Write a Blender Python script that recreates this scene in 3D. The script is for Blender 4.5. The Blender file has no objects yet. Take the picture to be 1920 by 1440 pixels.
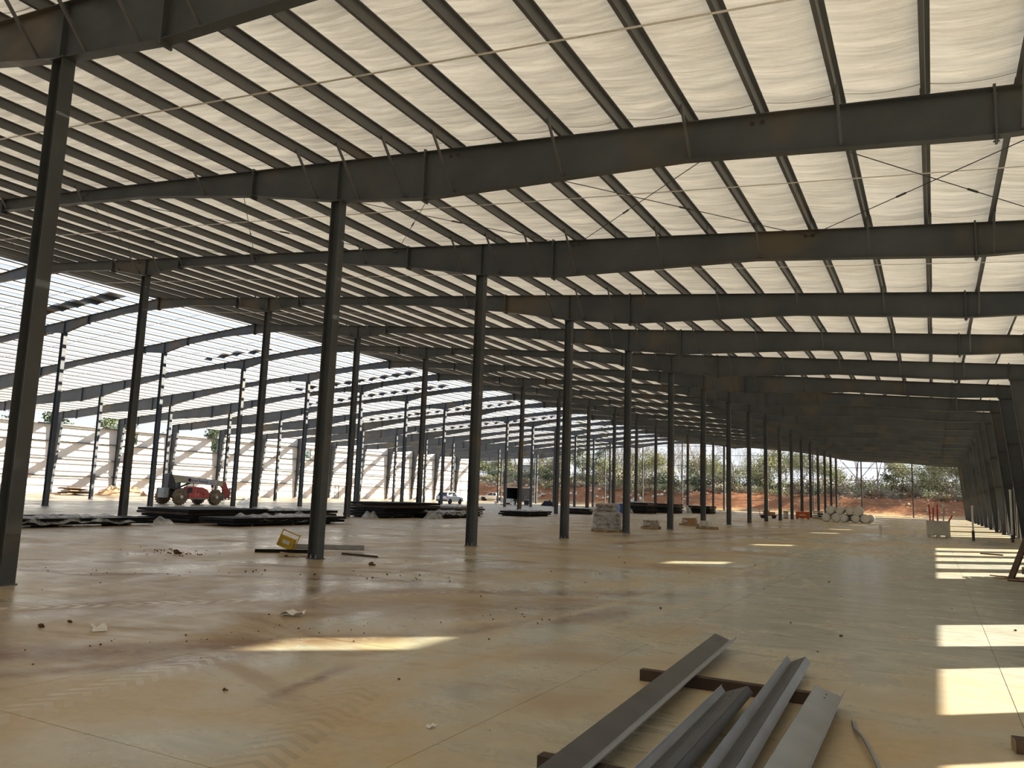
import bpy, bmesh, math, random
from mathutils import Vector, Matrix
random.seed(7)
SC = bpy.context.scene
COL = SC.collection

# ------------------------------------------------------------------ camera
def make_camera():
    pitch, roll, yaw, h = 0.136975, 0.034234, 0.490060, 1.798
    cy, sy = math.cos(yaw), math.sin(yaw)
    f = Vector((-sy, cy, 0)); r = Vector((cy, sy, 0)); u = Vector((0, 0, 1))
    cp, sp = math.cos(pitch), math.sin(pitch)
    f2 = f * cp + u * sp; u2 = u * cp - f * sp
    cr, sr = math.cos(roll), math.sin(roll)
    r3 = r * cr + u2 * sr; u3 = u2 * cr - r * sr
    cam = bpy.data.cameras.new('camera')
    cam.sensor_width = 36.0; cam.sensor_fit = 'HORIZONTAL'
    cam.lens = 1483.1 / 1920 * 36.0
    cam.clip_end = 2000
    o = bpy.data.objects.new('camera', cam); COL.objects.link(o)
    m = Matrix((( r3.x, u3.x, -f2.x, 0), (r3.y, u3.y, -f2.y, 0), (r3.z, u3.z, -f2.z, h), (0, 0, 0, 1)))
    o.matrix_world = m
    SC.camera = o
make_camera()

# ------------------------------------------------------------------ sky, sun, exposure
SUN_DIR = Vector((1.0, 0.88, 0.63)).normalized()
world = bpy.data.worlds.new('world'); SC.world = world; world.use_nodes = True
wn = world.node_tree; wn.nodes.clear()
wo = wn.nodes.new('ShaderNodeOutputWorld'); wb = wn.nodes.new('ShaderNodeBackground')
wt = wn.nodes.new('ShaderNodeTexCoord'); ws = wn.nodes.new('ShaderNodeSeparateXYZ'); wr = wn.nodes.new('ShaderNodeValToRGB')
wn.links.new(wt.outputs['Generated'], ws.inputs[0]); wn.links.new(ws.outputs['Z'], wr.inputs[0])
wr.color_ramp.elements[0].position = 0.0; wr.color_ramp.elements[0].color = (0.93, 0.96, 1.0, 1)
wr.color_ramp.elements[1].position = 0.45; wr.color_ramp.elements[1].color = (0.60, 0.75, 1.0, 1)
wn.links.new(wr.outputs[0], wb.inputs[0]); wb.inputs[1].default_value = 0.56
wn.links.new(wb.outputs[0], wo.inputs[0])
sl = bpy.data.lights.new('sun', 'SUN'); sl.energy = 10.9; sl.angle = math.radians(0.6); sl.color = (1.0, 0.90, 0.74)
so = bpy.data.objects.new('sun', sl); COL.objects.link(so)
so.rotation_euler = SUN_DIR.to_track_quat('Z', 'Y').to_euler(); so.location = (60, 50, 60)
SC.view_settings.view_transform = 'Standard'; SC.view_settings.look = 'None'
SC.view_settings.gamma = 1.0; SC.view_settings.use_curve_mapping = False
SC.view_settings.exposure = 0.95
SC.cycles.diffuse_bounces = 4; SC.cycles.max_bounces = 8; SC.cycles.adaptive_threshold = 0.06

# ------------------------------------------------------------------ mesh helpers
class MB:
    def __init__(s): s.v = []; s.f = []; s.smooth = False
    def add(s, vs, fs):
        b = len(s.v); s.v += [tuple(p) for p in vs]; s.f += [tuple(i + b for i in f) for f in fs]; return s
    def box(s, x0, x1, y0, y1, z0, z1):
        return s.add([(x0,y0,z0),(x1,y0,z0),(x1,y1,z0),(x0,y1,z0),(x0,y0,z1),(x1,y0,z1),(x1,y1,z1),(x0,y1,z1)],
                     [(0,3,2,1),(4,5,6,7),(0,1,5,4),(1,2,6,5),(2,3,7,6),(3,0,4,7)])
    def obox(s, c, size, M):            # oriented box
        a, b, d = size[0]/2, size[1]/2, size[2]/2
        c = Vector(c)
        vs = [c + M @ Vector(p) for p in [(-a,-b,-d),(a,-b,-d),(a,b,-d),(-a,b,-d),(-a,-b,d),(a,-b,d),(a,b,d),(-a,b,d)]]
        return s.add(vs, [(0,3,2,1),(4,5,6,7),(0,1,5,4),(1,2,6,5),(2,3,7,6),(3,0,4,7)])
    def bar(s, p, q, w, h=None):        # rectangular bar between two points
        h = h or w; p = Vector(p); q = Vector(q); d = (q - p)
        L = d.length; M = d.to_track_quat('Y', 'Z').to_matrix()
        return s.obox((p + q) / 2, (w, L, h), M)
    def tube(s, p, q, r0, r1=None, n=8, caps=True):
        r1 = r0 if r1 is None else r1; p = Vector(p); q = Vector(q)
        M = (q - p).to_track_quat('Z', 'Y').to_matrix()
        vs = []
        for c, r in ((p, r0), (q, r1)):
            for k in range(n):
                a = 2 * math.pi * k / n; vs.append(c + M @ Vector((math.cos(a) * r, math.sin(a) * r, 0)))
        fs = [(k, (k+1) % n, n + (k+1) % n, n + k) for k in range(n)]
        if caps: fs += [tuple(range(n-1, -1, -1)), tuple(range(n, 2*n))]
        return s.add(vs, fs)
    def lathe(s, prof, c, axis='X', n=20):   # prof: list of (radius, along)
        vs = []; c = Vector(c)
        for r, t in prof:
            for k in range(n):
                a = 2 * math.pi * k / n; u, w = math.cos(a) * r, math.sin(a) * r
                vs.append(c + (Vector((t,u,w)) if axis == 'X' else Vector((u,t,w)) if axis == 'Y' else Vector((u,w,t))))
        fs = []
        for i in range(len(prof) - 1):
            for k in range(n): fs.append((i*n+k, i*n+(k+1)%n, (i+1)*n+(k+1)%n, (i+1)*n+k))
        fs += [tuple(range(n)), tuple(range((len(prof)-1)*n, len(prof)*n))]
        return s.add(vs, fs)
    def prism(s, poly, a0, a1, axis='X'):    # poly in the other two axes
        def P(u, w, t): return (t,u,w) if axis == 'X' else (u,t,w) if axis == 'Y' else (u,w,t)
        n = len(poly)
        vs = [P(u, w, a0) for u, w in poly] + [P(u, w, a1) for u, w in poly]
        fs = [(k, (k+1) % n, n + (k+1) % n, n + k) for k in range(n)] + [tuple(range(n-1,-1,-1)), tuple(range(n, 2*n))]
        return s.add(vs, fs)
    def grid(s, nx, ny, fn):
        b = [fn(i / nx, j / ny) for j in range(ny + 1) for i in range(nx + 1)]
        return s.add(b, [(j*(nx+1)+i, j*(nx+1)+i+1, (j+1)*(nx+1)+i+1, (j+1)*(nx+1)+i) for j in range(ny) for i in range(nx)])
    def mesh(s, name, mat=None):
        m = bpy.data.meshes.new(name); m.from_pydata(s.v, [], s.f)
        bm = bmesh.new(); bm.from_mesh(m); bmesh.ops.recalc_face_normals(bm, faces=bm.faces); bm.to_mesh(m); bm.free()
        if mat: m.materials.append(mat)
        if s.smooth:
            for p in m.polygons: p.use_smooth = True
        return m
    def build(s, name, mat, parent=None, bevel=0):
        return place(s.mesh(name, mat), name, parent=parent, bevel=bevel)
    def rawmesh(s, name, mat):          # no normal fixing, for sheets
        m = bpy.data.meshes.new(name); m.from_pydata(s.v, [], s.f); m.materials.append(mat)
        if s.smooth:
            for p in m.polygons: p.use_smooth = True
        return m

def place(mesh, name, loc=(0,0,0), rot=(0,0,0), parent=None, scale=None, bevel=0):
    o = bpy.data.objects.new(name, mesh); COL.objects.link(o)
    o.location = loc; o.rotation_euler = rot
    if scale: o.scale = scale
    if parent: o.parent = parent
    if bevel:
        md = o.modifiers.new('bevel', 'BEVEL'); md.width = bevel; md.segments = 2; md.limit_method = 'ANGLE'
    return o
def tag(o, label, cat, group=None):
    o['label'] = label; o['category'] = cat; o['kind'] = 'thing'
    if group: o['group'] = group
    return o
def thing(name, label, cat, loc=(0,0,0), rz=0, group=None):
    o = bpy.data.objects.new(name, None); COL.objects.link(o)
    o.location = loc; o.rotation_euler = (0,0,rz); o.empty_display_size = 0.3
    return tag(o, label, cat, group)
def copytree(o, parent=None):
    c = o.copy(); COL.objects.link(c); c.parent = parent
    for ch in list(o.children): copytree(ch, c)
    return c
def structure(o): o['kind'] = 'structure'; return o
def stuff(o): o['kind'] = 'stuff'; return o
ORD = ['nearest','second','third','fourth','fifth','sixth','seventh','eighth','ninth','tenth','eleventh','twelfth','thirteenth',
       'fourteenth','fifteenth','sixteenth','seventeenth','eighteenth','nineteenth','twentieth']

# ------------------------------------------------------------------ material helpers
class NM:
    def __init__(s, name, rough=0.6, metal=0.0, spec=0.5):
        s.m = bpy.data.materials.new(name); s.m.use_nodes = True
        s.t = s.m.node_tree; s.b = s.t.nodes['Principled BSDF']
        s.b.inputs['Roughness'].default_value = rough; s.b.inputs['Metallic'].default_value = metal
        s.b.inputs['Specular IOR Level'].default_value = spec
    def n(s, typ): return s.t.nodes.new(typ)
    def put(s, sock, v):
        if hasattr(v, 'is_output') or isinstance(v, bpy.types.NodeSocket): s.t.links.new(v, sock)
        else:
            if isinstance(v, (tuple, list)) and len(v) == 3 and sock.type == 'RGBA': v = (*v, 1)
            sock.default_value = v
    def pos(s): return s.n('ShaderNodeNewGeometry').outputs['Position']
    def gen(s): return s.n('ShaderNodeTexCoord').outputs['Object']
    def scale(s, v, sc):
        k = s.n('ShaderNodeVectorMath'); k.operation = 'MULTIPLY'; s.put(k.inputs[0], v); k.inputs[1].default_value = sc; return k.outputs[0]
    def noise(s, v, sc, det=4, rough=0.55, dist=0):
        k = s.n('ShaderNodeTexNoise'); s.put(k.inputs['Vector'], v); k.inputs['Scale'].default_value = sc
        k.inputs['Detail'].default_value = det; k.inputs['Roughness'].default_value = rough; k.inputs['Distortion'].default_value = dist
        return k.outputs['Fac']
    def ramp(s, f, stops):
        k = s.n('ShaderNodeValToRGB'); s.put(k.inputs[0], f); e = k.color_ramp.elements
        while len(e) < len(stops): e.new(0.5)
        for el, (p, c) in zip(e, stops):
            el.position = p; el.color = (c, c, c, 1) if isinstance(c, (int, float)) else (*c, 1)
        return k.outputs[0]
    def math(s, op, a, b=0.0, c=None, clamp=False):
        k = s.n('ShaderNodeMath'); k.operation = op; k.use_clamp = clamp
        s.put(k.inputs[0], a); s.put(k.inputs[1], b)
        if c is not None: s.put(k.inputs[2], c)
        return k.outputs[0]
    def mix(s, f, a, b, mode='MIX'):
        k = s.n('ShaderNodeMix'); k.data_type = 'RGBA'; k.blend_type = mode
        s.put(k.inputs[0], f); s.put(k.inputs[6], a); s.put(k.inputs[7], b); return k.outputs[2]
    def xyz(s, v):
        k = s.n('ShaderNodeSeparateXYZ'); s.put(k.inputs[0], v); return k.outputs
    def bump(s, h, dist=0.02, strength=0.5):
        k = s.n('ShaderNodeBump'); s.put(k.inputs['Height'], h); k.inputs['Distance'].default_value = dist
        k.inputs['Strength'].default_value = strength; s.t.links.new(k.outputs[0], s.b.inputs['Normal'])
    def base(s, c): s.put(s.b.inputs['Base Color'], c); return s
    def rough(s, c): s.put(s.b.inputs['Roughness'], c); return s
def simple(name, col, rough=0.6, metal=0.0, vary=0.25, sc=3.0, spec=0.5, bump=0):
    m = NM(name, rough, metal, spec)
    f = m.noise(m.gen(), sc, 4)
    d = tuple(max(0, c * (1 - vary)) for c in col); l = tuple(min(1, c * (1 + vary)) for c in col)
    m.base(m.ramp(f, [(0.3, d), (0.7, l)]))
    if bump: m.bump(m.noise(m.gen(), sc * 6, 5), bump, 0.6)
    return m.m

M = {}
# primed structural steel
def mat_steel():
    m = NM('primed_steel', 0.55, 0.0, 0.4); p = m.pos()
    f = m.noise(p, 0.55, 4); g = m.noise(m.scale(p, (1, 1, 2.5)), 1.4, 5)
    grey = m.ramp(f, [(0.3, (0.060, 0.069, 0.076)), (0.7, (0.097, 0.108, 0.116))])
    tan = m.ramp(m.math('MULTIPLY', m.noise(p, 0.33, 3), 1.0), [(0.56, 0.0), (0.70, 0.7)])
    rust = m.ramp(g, [(0.68, 0.0), (0.78, 0.7)])
    c = m.mix(tan, grey, (0.16, 0.125, 0.075)); c = m.mix(rust, c, (0.13, 0.085, 0.05))
    m.base(c); m.rough(m.ramp(g, [(0.3, 0.45), (0.7, 0.65)])); return m.m
M['steel'] = mat_steel()
def mat_purlin():
    m = NM('purlin_steel', 0.5, 0.0, 0.4); p = m.pos(); f = m.noise(m.scale(p, (1, .25, 1)), 1.3, 4)
    c = m.ramp(f, [(0.3, (0.098, 0.104, 0.11)), (0.7, (0.15, 0.157, 0.165))])
    c = m.mix(m.ramp(m.noise(p, 0.5, 3), [(0.58, 0.0), (0.75, 0.6)]), c, (0.18, 0.14, 0.11)); m.base(c); return m.m
M['purlin'] = mat_purlin()
M['bolt'] = simple('zinc_bolt', (0.5, 0.5, 0.48), 0.35, 0.7)
M['strap'] = simple('white_strap', (0.9, 0.9, 0.88), 0.5, 0, 0.05)
def mat_insul():
    m = NM('white_vinyl_facing', 0.30, 0, 0.55); p = m.pos()
    m.base(m.ramp(m.noise(p, 0.8, 3), [(0.3, (0.76, 0.74, 0.68)), (0.7, (0.84, 0.82, 0.76))]))
    q = m.scale(p, (0.5, 5.0, 0.5))
    wr = m.noise(q, 1.6, 5, 0.6, 0.6)
    h = m.math('ADD', wr, m.math('MULTIPLY', m.noise(m.scale(p, (1.2, 9, 1)), 2.2, 3), 0.45))
    m.bump(h, 0.09, 0.9)
    # translucency added to brighten the ceiling, varied to draw wrinkle streaks
    tl = m.n('ShaderNodeBsdfTranslucent'); tl.inputs[0].default_value = (0.86, 0.80, 0.68, 1); mx = m.n('ShaderNodeMixShader')
    m.t.links.new(m.ramp(m.math('MULTIPLY_ADD', wr, 0.7, m.math('MULTIPLY', m.noise(p, 0.3, 4), 0.3)), [(0.36, 0.082), (0.64, 0.155)]), mx.inputs[0])
    m.t.links.new(m.b.outputs[0], mx.inputs[1]); m.t.links.new(tl.outputs[0], mx.inputs[2])
    m.t.links.new(mx.outputs[0], m.t.nodes['Material Output'].inputs[0]); return m.m
M['insul'] = mat_insul()
M['deck'] = simple('roof_sheet_metal', (0.55, 0.56, 0.58), 0.45, 0.3, 0.1)
def mat_wall():
    m = NM('white_wall_liner', 0.55); p = m.pos(); x = m.xyz(p)
    m.base(m.ramp(m.noise(p, 0.7, 3), [(0.3, (0.78, 0.77, 0.74)), (0.7, (0.86, 0.85, 0.83))]))
    w = m.math('SINE', m.math('MULTIPLY', x['Y'], 20.6)); m.bump(m.math('POWER', m.math('ABSOLUTE', w), 12.0), 0.01, 0.4); return m.m
M['wall'] = mat_wall()
def mat_glass():
    m = NM('window_glass', 0.05); t = m.t; t.nodes.remove(m.b)
    tr = m.n('ShaderNodeBsdfTransparent'); tr.inputs[0].default_value = (0.9, 0.95, 0.94, 1)
    gl = m.n('ShaderNodeBsdfGlossy'); gl.inputs['Roughness'].default_value = 0.03
    mx = m.n('ShaderNodeMixShader'); mx.inputs[0].default_value = 0.07
    t.links.new(tr.outputs[0], mx.inputs[1]); t.links.new(gl.outputs[0], mx.inputs[2])
    t.links.new(mx.outputs[0], t.nodes['Material Output'].inputs[0]); return m.m
M['glass'] = mat_glass()
def mat_plastic():
    m = NM('clear_plastic_wrap', 0.18, 0, 0.6); t = m.t
    m.base((0.75, 0.77, 0.80)); m.bump(m.noise(m.pos(), 9, 5, 0.6, 1.0), 0.05, 0.8)
    tr = m.n('ShaderNodeBsdfTransparent'); mx = m.n('ShaderNodeMixShader')
    t.links.new(m.ramp(m.noise(m.pos(), 3.5, 4), [(0.3, 0.15), (0.7, 0.62)]), mx.inputs[0])
    t.links.new(tr.outputs[0], mx.inputs[1]); t.links.new(m.b.outputs[0], mx.inputs[2])
    t.links.new(mx.outputs[0], t.nodes['Material Output'].inputs[0]); return m.m
M['plastic'] = mat_plastic()
M['black'] = simple('black_painted_steel', (0.012, 0.013, 0.015), 0.7, 0, 0.4, spec=0.2)
M['brownsteel'] = simple('rusty_brown_steel', (0.055, 0.035, 0.025), 0.7, 0, 0.5)
M['wood'] = simple('pallet_wood', (0.36, 0.25, 0.14), 0.8, 0, 0.35, 6)
M['darkwood'] = simple('dark_timber', (0.085, 0.052, 0.032), 0.8, 0, 0.4, 6)
M['card'] = simple('brown_cardboard', (0.36, 0.20, 0.10), 0.8, 0, 0.2)
M['sack'] = simple('grey_brown_sacks', (0.30, 0.26, 0.22), 0.8, 0, 0.5, 5, bump=0.03)
M['blue'] = simple('blue_plastic', (0.012, 0.09, 0.36), 0.4, 0, 0.15)
M['orange'] = simple('orange_painted_steel', (0.48, 0.085, 0.012), 0.5, 0, 0.15)
M['red'] = simple('red_plastic', (0.50, 0.022, 0.012), 0.45, 0, 0.2)
M['yellow'] = simple('yellow_painted_steel', (0.52, 0.34, 0.01), 0.45, 0, 0.25)
M['palegrey'] = simple('pale_grey_plastic', (0.52, 0.50, 0.44), 0.6, 0, 0.12)
M['white'] = simple('white_paint', (0.78, 0.77, 0.74), 0.35, 0, 0.06)
M['offwhite'] = simple('white_pvc', (0.66, 0.64, 0.58), 0.4, 0, 0.1)
M['rubber'] = simple('black_rubber', (0.02, 0.02, 0.02), 0.75, 0, 0.3)
M['mudrubber'] = simple('muddy_tyre_rubber', (0.20, 0.145, 0.085), 0.9, 0, 0.45, 4)
M['faderd'] = simple('faded_red_paint', (0.52, 0.10, 0.085), 0.5, 0, 0.2)
M['cream'] = simple('cream_boom_paint', (0.47, 0.44, 0.30), 0.5, 0, 0.15)
M['greypaint'] = simple('grey_machine_paint', (0.30, 0.30, 0.29), 0.55, 0, 0.25)
M['darkgrey'] = simple('dark_grey_metal', (0.05, 0.05, 0.052), 0.5, 0, 0.3)
M['carglass'] = simple('dark_car_glass', (0.03, 0.035, 0.04), 0.08, 0, 0.1)
M['chrome'] = simple('bright_metal', (0.6, 0.6, 0.6), 0.3, 0.8, 0.1)
M['taillight'] = simple('red_lamp_lens', (0.5, 0.03, 0.03), 0.3)
M['sticker'] = simple('white_sticker', (0.62, 0.63, 0.64), 0.4, 0, 0.05)
M['ink'] = simple('blue_black_lettering', (0.02, 0.03, 0.06), 0.5, 0, 0.05)
M['inkgrey'] = simple('grey_lettering', (0.16, 0.18, 0.17), 0.5, 0, 0.05)
M['galv'] = simple('galvanised_sheet', (0.35, 0.355, 0.365), 0.38, 0.35, 0.18, 5)
M['insroll'] = simple('wrapped_insulation_roll', (0.55, 0.56, 0.53), 0.45, 0, 0.3, 6, bump=0.05)
M['paper'] = simple('white_paper_scrap', (0.8, 0.79, 0.74), 0.7, 0, 0.06)
M['mud'] = simple('dried_mud', (0.10, 0.055, 0.025), 0.95, 0, 0.5, 8)
M['rock'] = simple('pale_rock', (0.55, 0.50, 0.42), 0.9, 0, 0.3, 2)
M['bark'] = simple('tree_bark', (0.27, 0.235, 0.20), 0.9, 0, 0.35, 3)
M['leafdark'] = simple('pine_foliage', (0.10, 0.13, 0.06), 0.8, 0, 0.5, 1.2)
M['leaflight'] = simple('yellow_green_foliage', (0.27, 0.275, 0.13), 0.8, 0, 0.45, 1.2)
M['brush'] = simple('dry_brush_foliage', (0.29, 0.255, 0.17), 0.9, 0, 0.5, 1.2)
M['shed'] = simple('blue_grey_sheet_siding', (0.26, 0.30, 0.36), 0.6, 0, 0.15, 0.5)

def mat_floor():
    m = NM('dusty_concrete', 0.4, 0, 0.5); p = m.pos(); x = m.xyz(p); X, Y = x['X'], x['Y']
    big = m.noise(p, 0.11, 5, 0.6, 0.4); mid = m.noise(m.scale(p, (1.0, 0.55, 1)), 0.55, 6, 0.62, 0.5); fine = m.noise(p, 9, 6, 0.7)
    # broom / trowel swirls
    sw = m.noise(m.scale(p, (0.55, 1.6, 1)), 1.6, 6, 0.7, 1.2)
    conc = m.ramp(sw, [(0.25, (0.40, 0.405, 0.34)), (0.5, (0.53, 0.525, 0.44)), (0.75, (0.66, 0.645, 0.53))])
    # dust share: more to the left and close by, less in the clean lane on the right
    lane = m.math('MULTIPLY', m.ramp(m.math('MULTIPLY_ADD', X, 0.05, 0.6), [(0.30, 0.0), (0.45, 1.0)]),
                  m.ramp(m.math('MULTIPLY', Y, 0.02), [(0.16, 0.0), (0.24, 1.0), (0.56, 1.0), (0.75, 0.2)]))
    d = m.math('SUBTRACT', m.math('MULTIPLY_ADD', mid, 0.9, m.math('MULTIPLY', big, 0.75)), m.math('MULTIPLY', lane, 0.24))
    dust = m.ramp(d, [(0.66, 0.0), (0.90, 0.95)])
    tan = m.ramp(fine, [(0.3, (0.50, 0.375, 0.20)), (0.7, (0.63, 0.485, 0.27))])
    c = m.mix(dust, conc, tan)
    red = m.ramp(m.noise(m.scale(p, (0.55, 1.1, 1)), 0.42, 6, 0.65, 0.8), [(0.53, 0.0), (0.66, 0.85)])
    red = m.math('MULTIPLY', red, m.ramp(m.math('MULTIPLY', X, -0.1), [(0.2, 0.25), (0.55, 1.0)]))
    c = m.mix(red, c, (0.34, 0.20, 0.09))
    # patchy brown tint over the slab, stronger towards the left
    wash = m.math('MULTIPLY', m.ramp(m.math('MULTIPLY', X, -0.05), [(0.27, 0.0), (0.50, 0.75)]), m.ramp(m.noise(m.scale(p, (0.8, 1.3, 1)), 0.5, 6, 0.65, 0.6), [(0.34, 0.15), (0.56, 1.0)]))
    c = m.mix(wash, c, (0.285, 0.205, 0.12))
    def seg(x0, y0, x1, y1):
        L = math.hypot(x1-x0, y1-y0); dx, dy = (x1-x0)/L, (y1-y0)/L
        ax = m.math('SUBTRACT', X, x0); ay = m.math('SUBTRACT', Y, y0)
        u = m.math('ADD', m.math('MULTIPLY', ax, dx), m.math('MULTIPLY', ay, dy))
        v = m.math('SUBTRACT', m.math('MULTIPLY', ay, dx), m.math('MULTIPLY', ax, dy))
        ins = m.math('MULTIPLY', m.math('MINIMUM', u, m.math('SUBTRACT', L, u)), 1.6, clamp=True)
        return u, v, ins
    wob = m.math('MULTIPLY', m.math('SUBTRACT', m.noise(p, 0.6, 4), 0.5), 0.7)
    spk = m.ramp(m.noise(p, 3.0, 6, 0.75), [(0.34, 0.15), (0.55, 1.0)])
    # mud trails left by wheels
    for (a, w, s) in (((-19.5, 9.4, -9.0, 16.2), .14, .75), ((-18.5, 7.6, -8.0, 14.0), .14, .8), ((-9.2, 3.9, -5.6, 8.6), .22, .7), ((-5.6, 8.6, -4.3, 12.5), .2, .5),
                      ((-13.2, 34.5, -9.0, 52.0), .25, .8), ((-11.0, 29.0, -7.2, 50.0), .25, .8), ((-7.8, 4.0, -6.4, 6.8), .12, .5), ((-12.0, 9.2, -4.0, 15.4), .3, .5), ((-4.95, 5.0, -5.4, 6.9), .06, .6), ((-11.5, 7.2, -4.6, 12.6), .75, .42), ((-9.6, 4.6, -6.2, 6.2), .4, .35)):
        u, v, ins = seg(*a)
        k = m.math('SUBTRACT', 1.0, m.math('DIVIDE', m.math('ABSOLUTE', m.math('ADD', v, wob)), w * 1.9), clamp=True)
        k = m.math('MULTIPLY', m.math('MULTIPLY', k, ins), m.math('MULTIPLY', spk, s * 1.35), clamp=True)
        c = m.mix(m.math('POWER', k, 0.7), c, (0.20, 0.10, 0.04))
    # pale tyre treads
    for (a, w, per, s) in (((-6.15, 3.0, -6.75, 6.6), .21, .19, .55), ((-12.5, 4.8, -8.6, 10.8), .17, .24, .8), ((-3.75, 3.4, -4.75, 6.3), .24, .17, -.35), ((-8.6, 10.8, -6.0, 16), .17, .24, .45)):
        u, v, ins = seg(*a)
        ch = m.math('SINE', m.math('MULTIPLY', m.math('ADD', u, m.math('MULTIPLY', m.math('ABSOLUTE', v), 0.9)), 2*math.pi/per))
        k = m.math('MULTIPLY', m.math('GREATER_THAN', ch, 0.15), m.math('MULTIPLY', ins, m.math('LESS_THAN', m.math('ABSOLUTE', v), w)))
        k = m.math('MULTIPLY', k, m.math('MULTIPLY', m.ramp(m.noise(p, 1.7, 4), [(0.35, 0.1), (0.6, 1.0)]), abs(s)))
        c = m.mix(k, c, (0.72, 0.69, 0.60) if s > 0 else (0.22, 0.18, 0.11))
    # pale dusty wheel tracks that run down the bay
    for x0, k2 in ((-3.75, 1.0), (-4.72, 1.0)):
        t = m.math('SUBTRACT', Y, 30.0); cx = m.math('MULTIPLY_ADD', m.math('MULTIPLY', t, t), -0.0020, x0 + .45)
        dd = m.math('ABSOLUTE', m.math('SUBTRACT', X, cx))
        k = m.math('SUBTRACT', 1.0, m.math('DIVIDE', dd, 0.16), clamp=True)
        k = m.math('MULTIPLY', k, m.math('MULTIPLY', m.ramp(m.math('MULTIPLY', Y, 0.01), [(0.05, 0.0), (0.12, 1.0), (0.40, 1.0), (0.46, 0.0)]), 0.8))
        c = m.mix(k, c, (0.64, 0.55, 0.37))
    # scuffs
    sc = m.math('MULTIPLY', m.ramp(m.noise(m.scale(p, (0.9, 4.5, 1)), 1.0, 6, 0.7, 0.8), [(0.50, 0.0), (0.74, 0.55)]), m.math('MULTIPLY_ADD', lane, 0.7, 0.3))
    c = m.mix(sc, c, (0.42, 0.43, 0.37)); c = m.mix(m.ramp(fine, [(0.68, 0.0), (0.80, 0.14)]), c, (0.16, 0.12, 0.075))
    m.base(c)
    r = m.math('ADD', m.ramp(sw, [(0.3, 0.15), (0.7, 0.29)]), m.math('MULTIPLY', dust, 0.20)); m.rough(m.math('ADD', r, m.math('MULTIPLY', red, 0.2)))
    m.bump(m.math('ADD', fine, mid), 0.004, 0.3); return m.m
M['floor'] = mat_floor()
def mat_ground():
    m = NM('red_clay_ground', 0.95, 0, 0.1); p = m.pos(); x = m.xyz(p)
    n1 = m.noise(p, 0.22, 6, 0.65); n2 = m.noise(m.scale(p, (1, 1, 3)), 0.8, 6, 0.7)
    flat = m.ramp(n1, [(0.3, (0.40, 0.25, 0.12)), (0.7, (0.52, 0.36, 0.19))])
    clay = m.ramp(n2, [(0.25, (0.17, 0.07, 0.032)), (0.5, (0.30, 0.13, 0.06)), (0.78, (0.40, 0.215, 0.115))])
    top = m.ramp(n2, [(0.3, (0.14, 0.105, 0.06)), (0.7, (0.27, 0.225, 0.13))])
    zz = m.math('MULTIPLY_ADD', m.math('SUBTRACT', n1, 0.5), 2.0, x['Z'])
    c = m.mix(m.ramp(m.math('MULTIPLY', zz, 0.1), [(0.02, 0.0), (0.07, 1.0)]), flat, clay)
    c = m.mix(m.ramp(m.math('MULTIPLY', zz, 0.1), [(0.33, 0.0), (0.42, 1.0)]), c, top)
    m.base(c); m.bump(n2, 0.3, 0.7); return m.m
M['ground'] = mat_ground()

# ------------------------------------------------------------------ building layout (metres)
BAY = 7.62; Y1 = 7.993
def FY(i): return Y1 + BAY * (i - 1)          # frame i
NF = 19; F0 = -3
XA, XB, XC, XD = -13.74, -31.6, -49.46, -67.3
RIDGE = -40.53; XR = 4.75; XL = 2 * RIDGE - XR
SL = 0.081
def ztop(x):
    if x < RIDGE: x = 2 * RIDGE - x
    return 9.315 - SL * x
PD = 0.24                                       # purlin depth
PS = 1.465
PX = [3.03 - PS * k for k in range(-1, 30)]     # purlin lines, right slope
PX = [x for x in PX if RIDGE + 0.25 < x < 4.7]
YN, YF = FY(F0), FY(NF)

# ------------------------------------------------------------------ terrain
def gz(x, y):
    toe = 153.0 + 2.0 * math.sin(x * 0.07) + 1.2 * math.sin(x * 0.23 + 1) + (0.10 * max(0, -40 - x))
    t = (y - toe) / 9.0
    if t <= 0: return -0.06
    n = 0.35 * math.sin(x * 0.9 + y * 0.6) + 0.25 * math.sin(x * 1.7 - y * 1.1) + 0.2 * math.sin(x * 0.37 + 2)
    b = 3.0 + 0.3 * math.sin(x * 0.05 + 1) + 0.020 * max(0, min(60, -15 - x))
    if t < 1: return -0.06 + b * (t * t * (3 - 2 * t)) + n * t * 0.9
    return -0.06 + b + n * 0.9 * max(0.3, 2 - t) + min(1.6, (t - 1) * 0.6)
g = MB(); g.smooth = True
xs = [-320, -200] + [-150 + 2.5 * k for k in range(0, 82)] + [90, 160, 260]
ysg = [-80, -30, 0, 60, 120, 145] + [148 + 1.0 * k for k in range(0, 26)] + [176, 180, 186, 195, 210, 240, 300, 420]
g.add([(x, y, gz(x, y)) for y in ysg for x in xs], [(j*len(xs)+i, j*len(xs)+i+1, (j+1)*len(xs)+i+1, (j+1)*len(xs)+i) for j in range(len(ysg)-1) for i in range(len(xs)-1)])
structure(place(g.rawmesh('ground', M['ground']), 'ground'))

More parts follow.
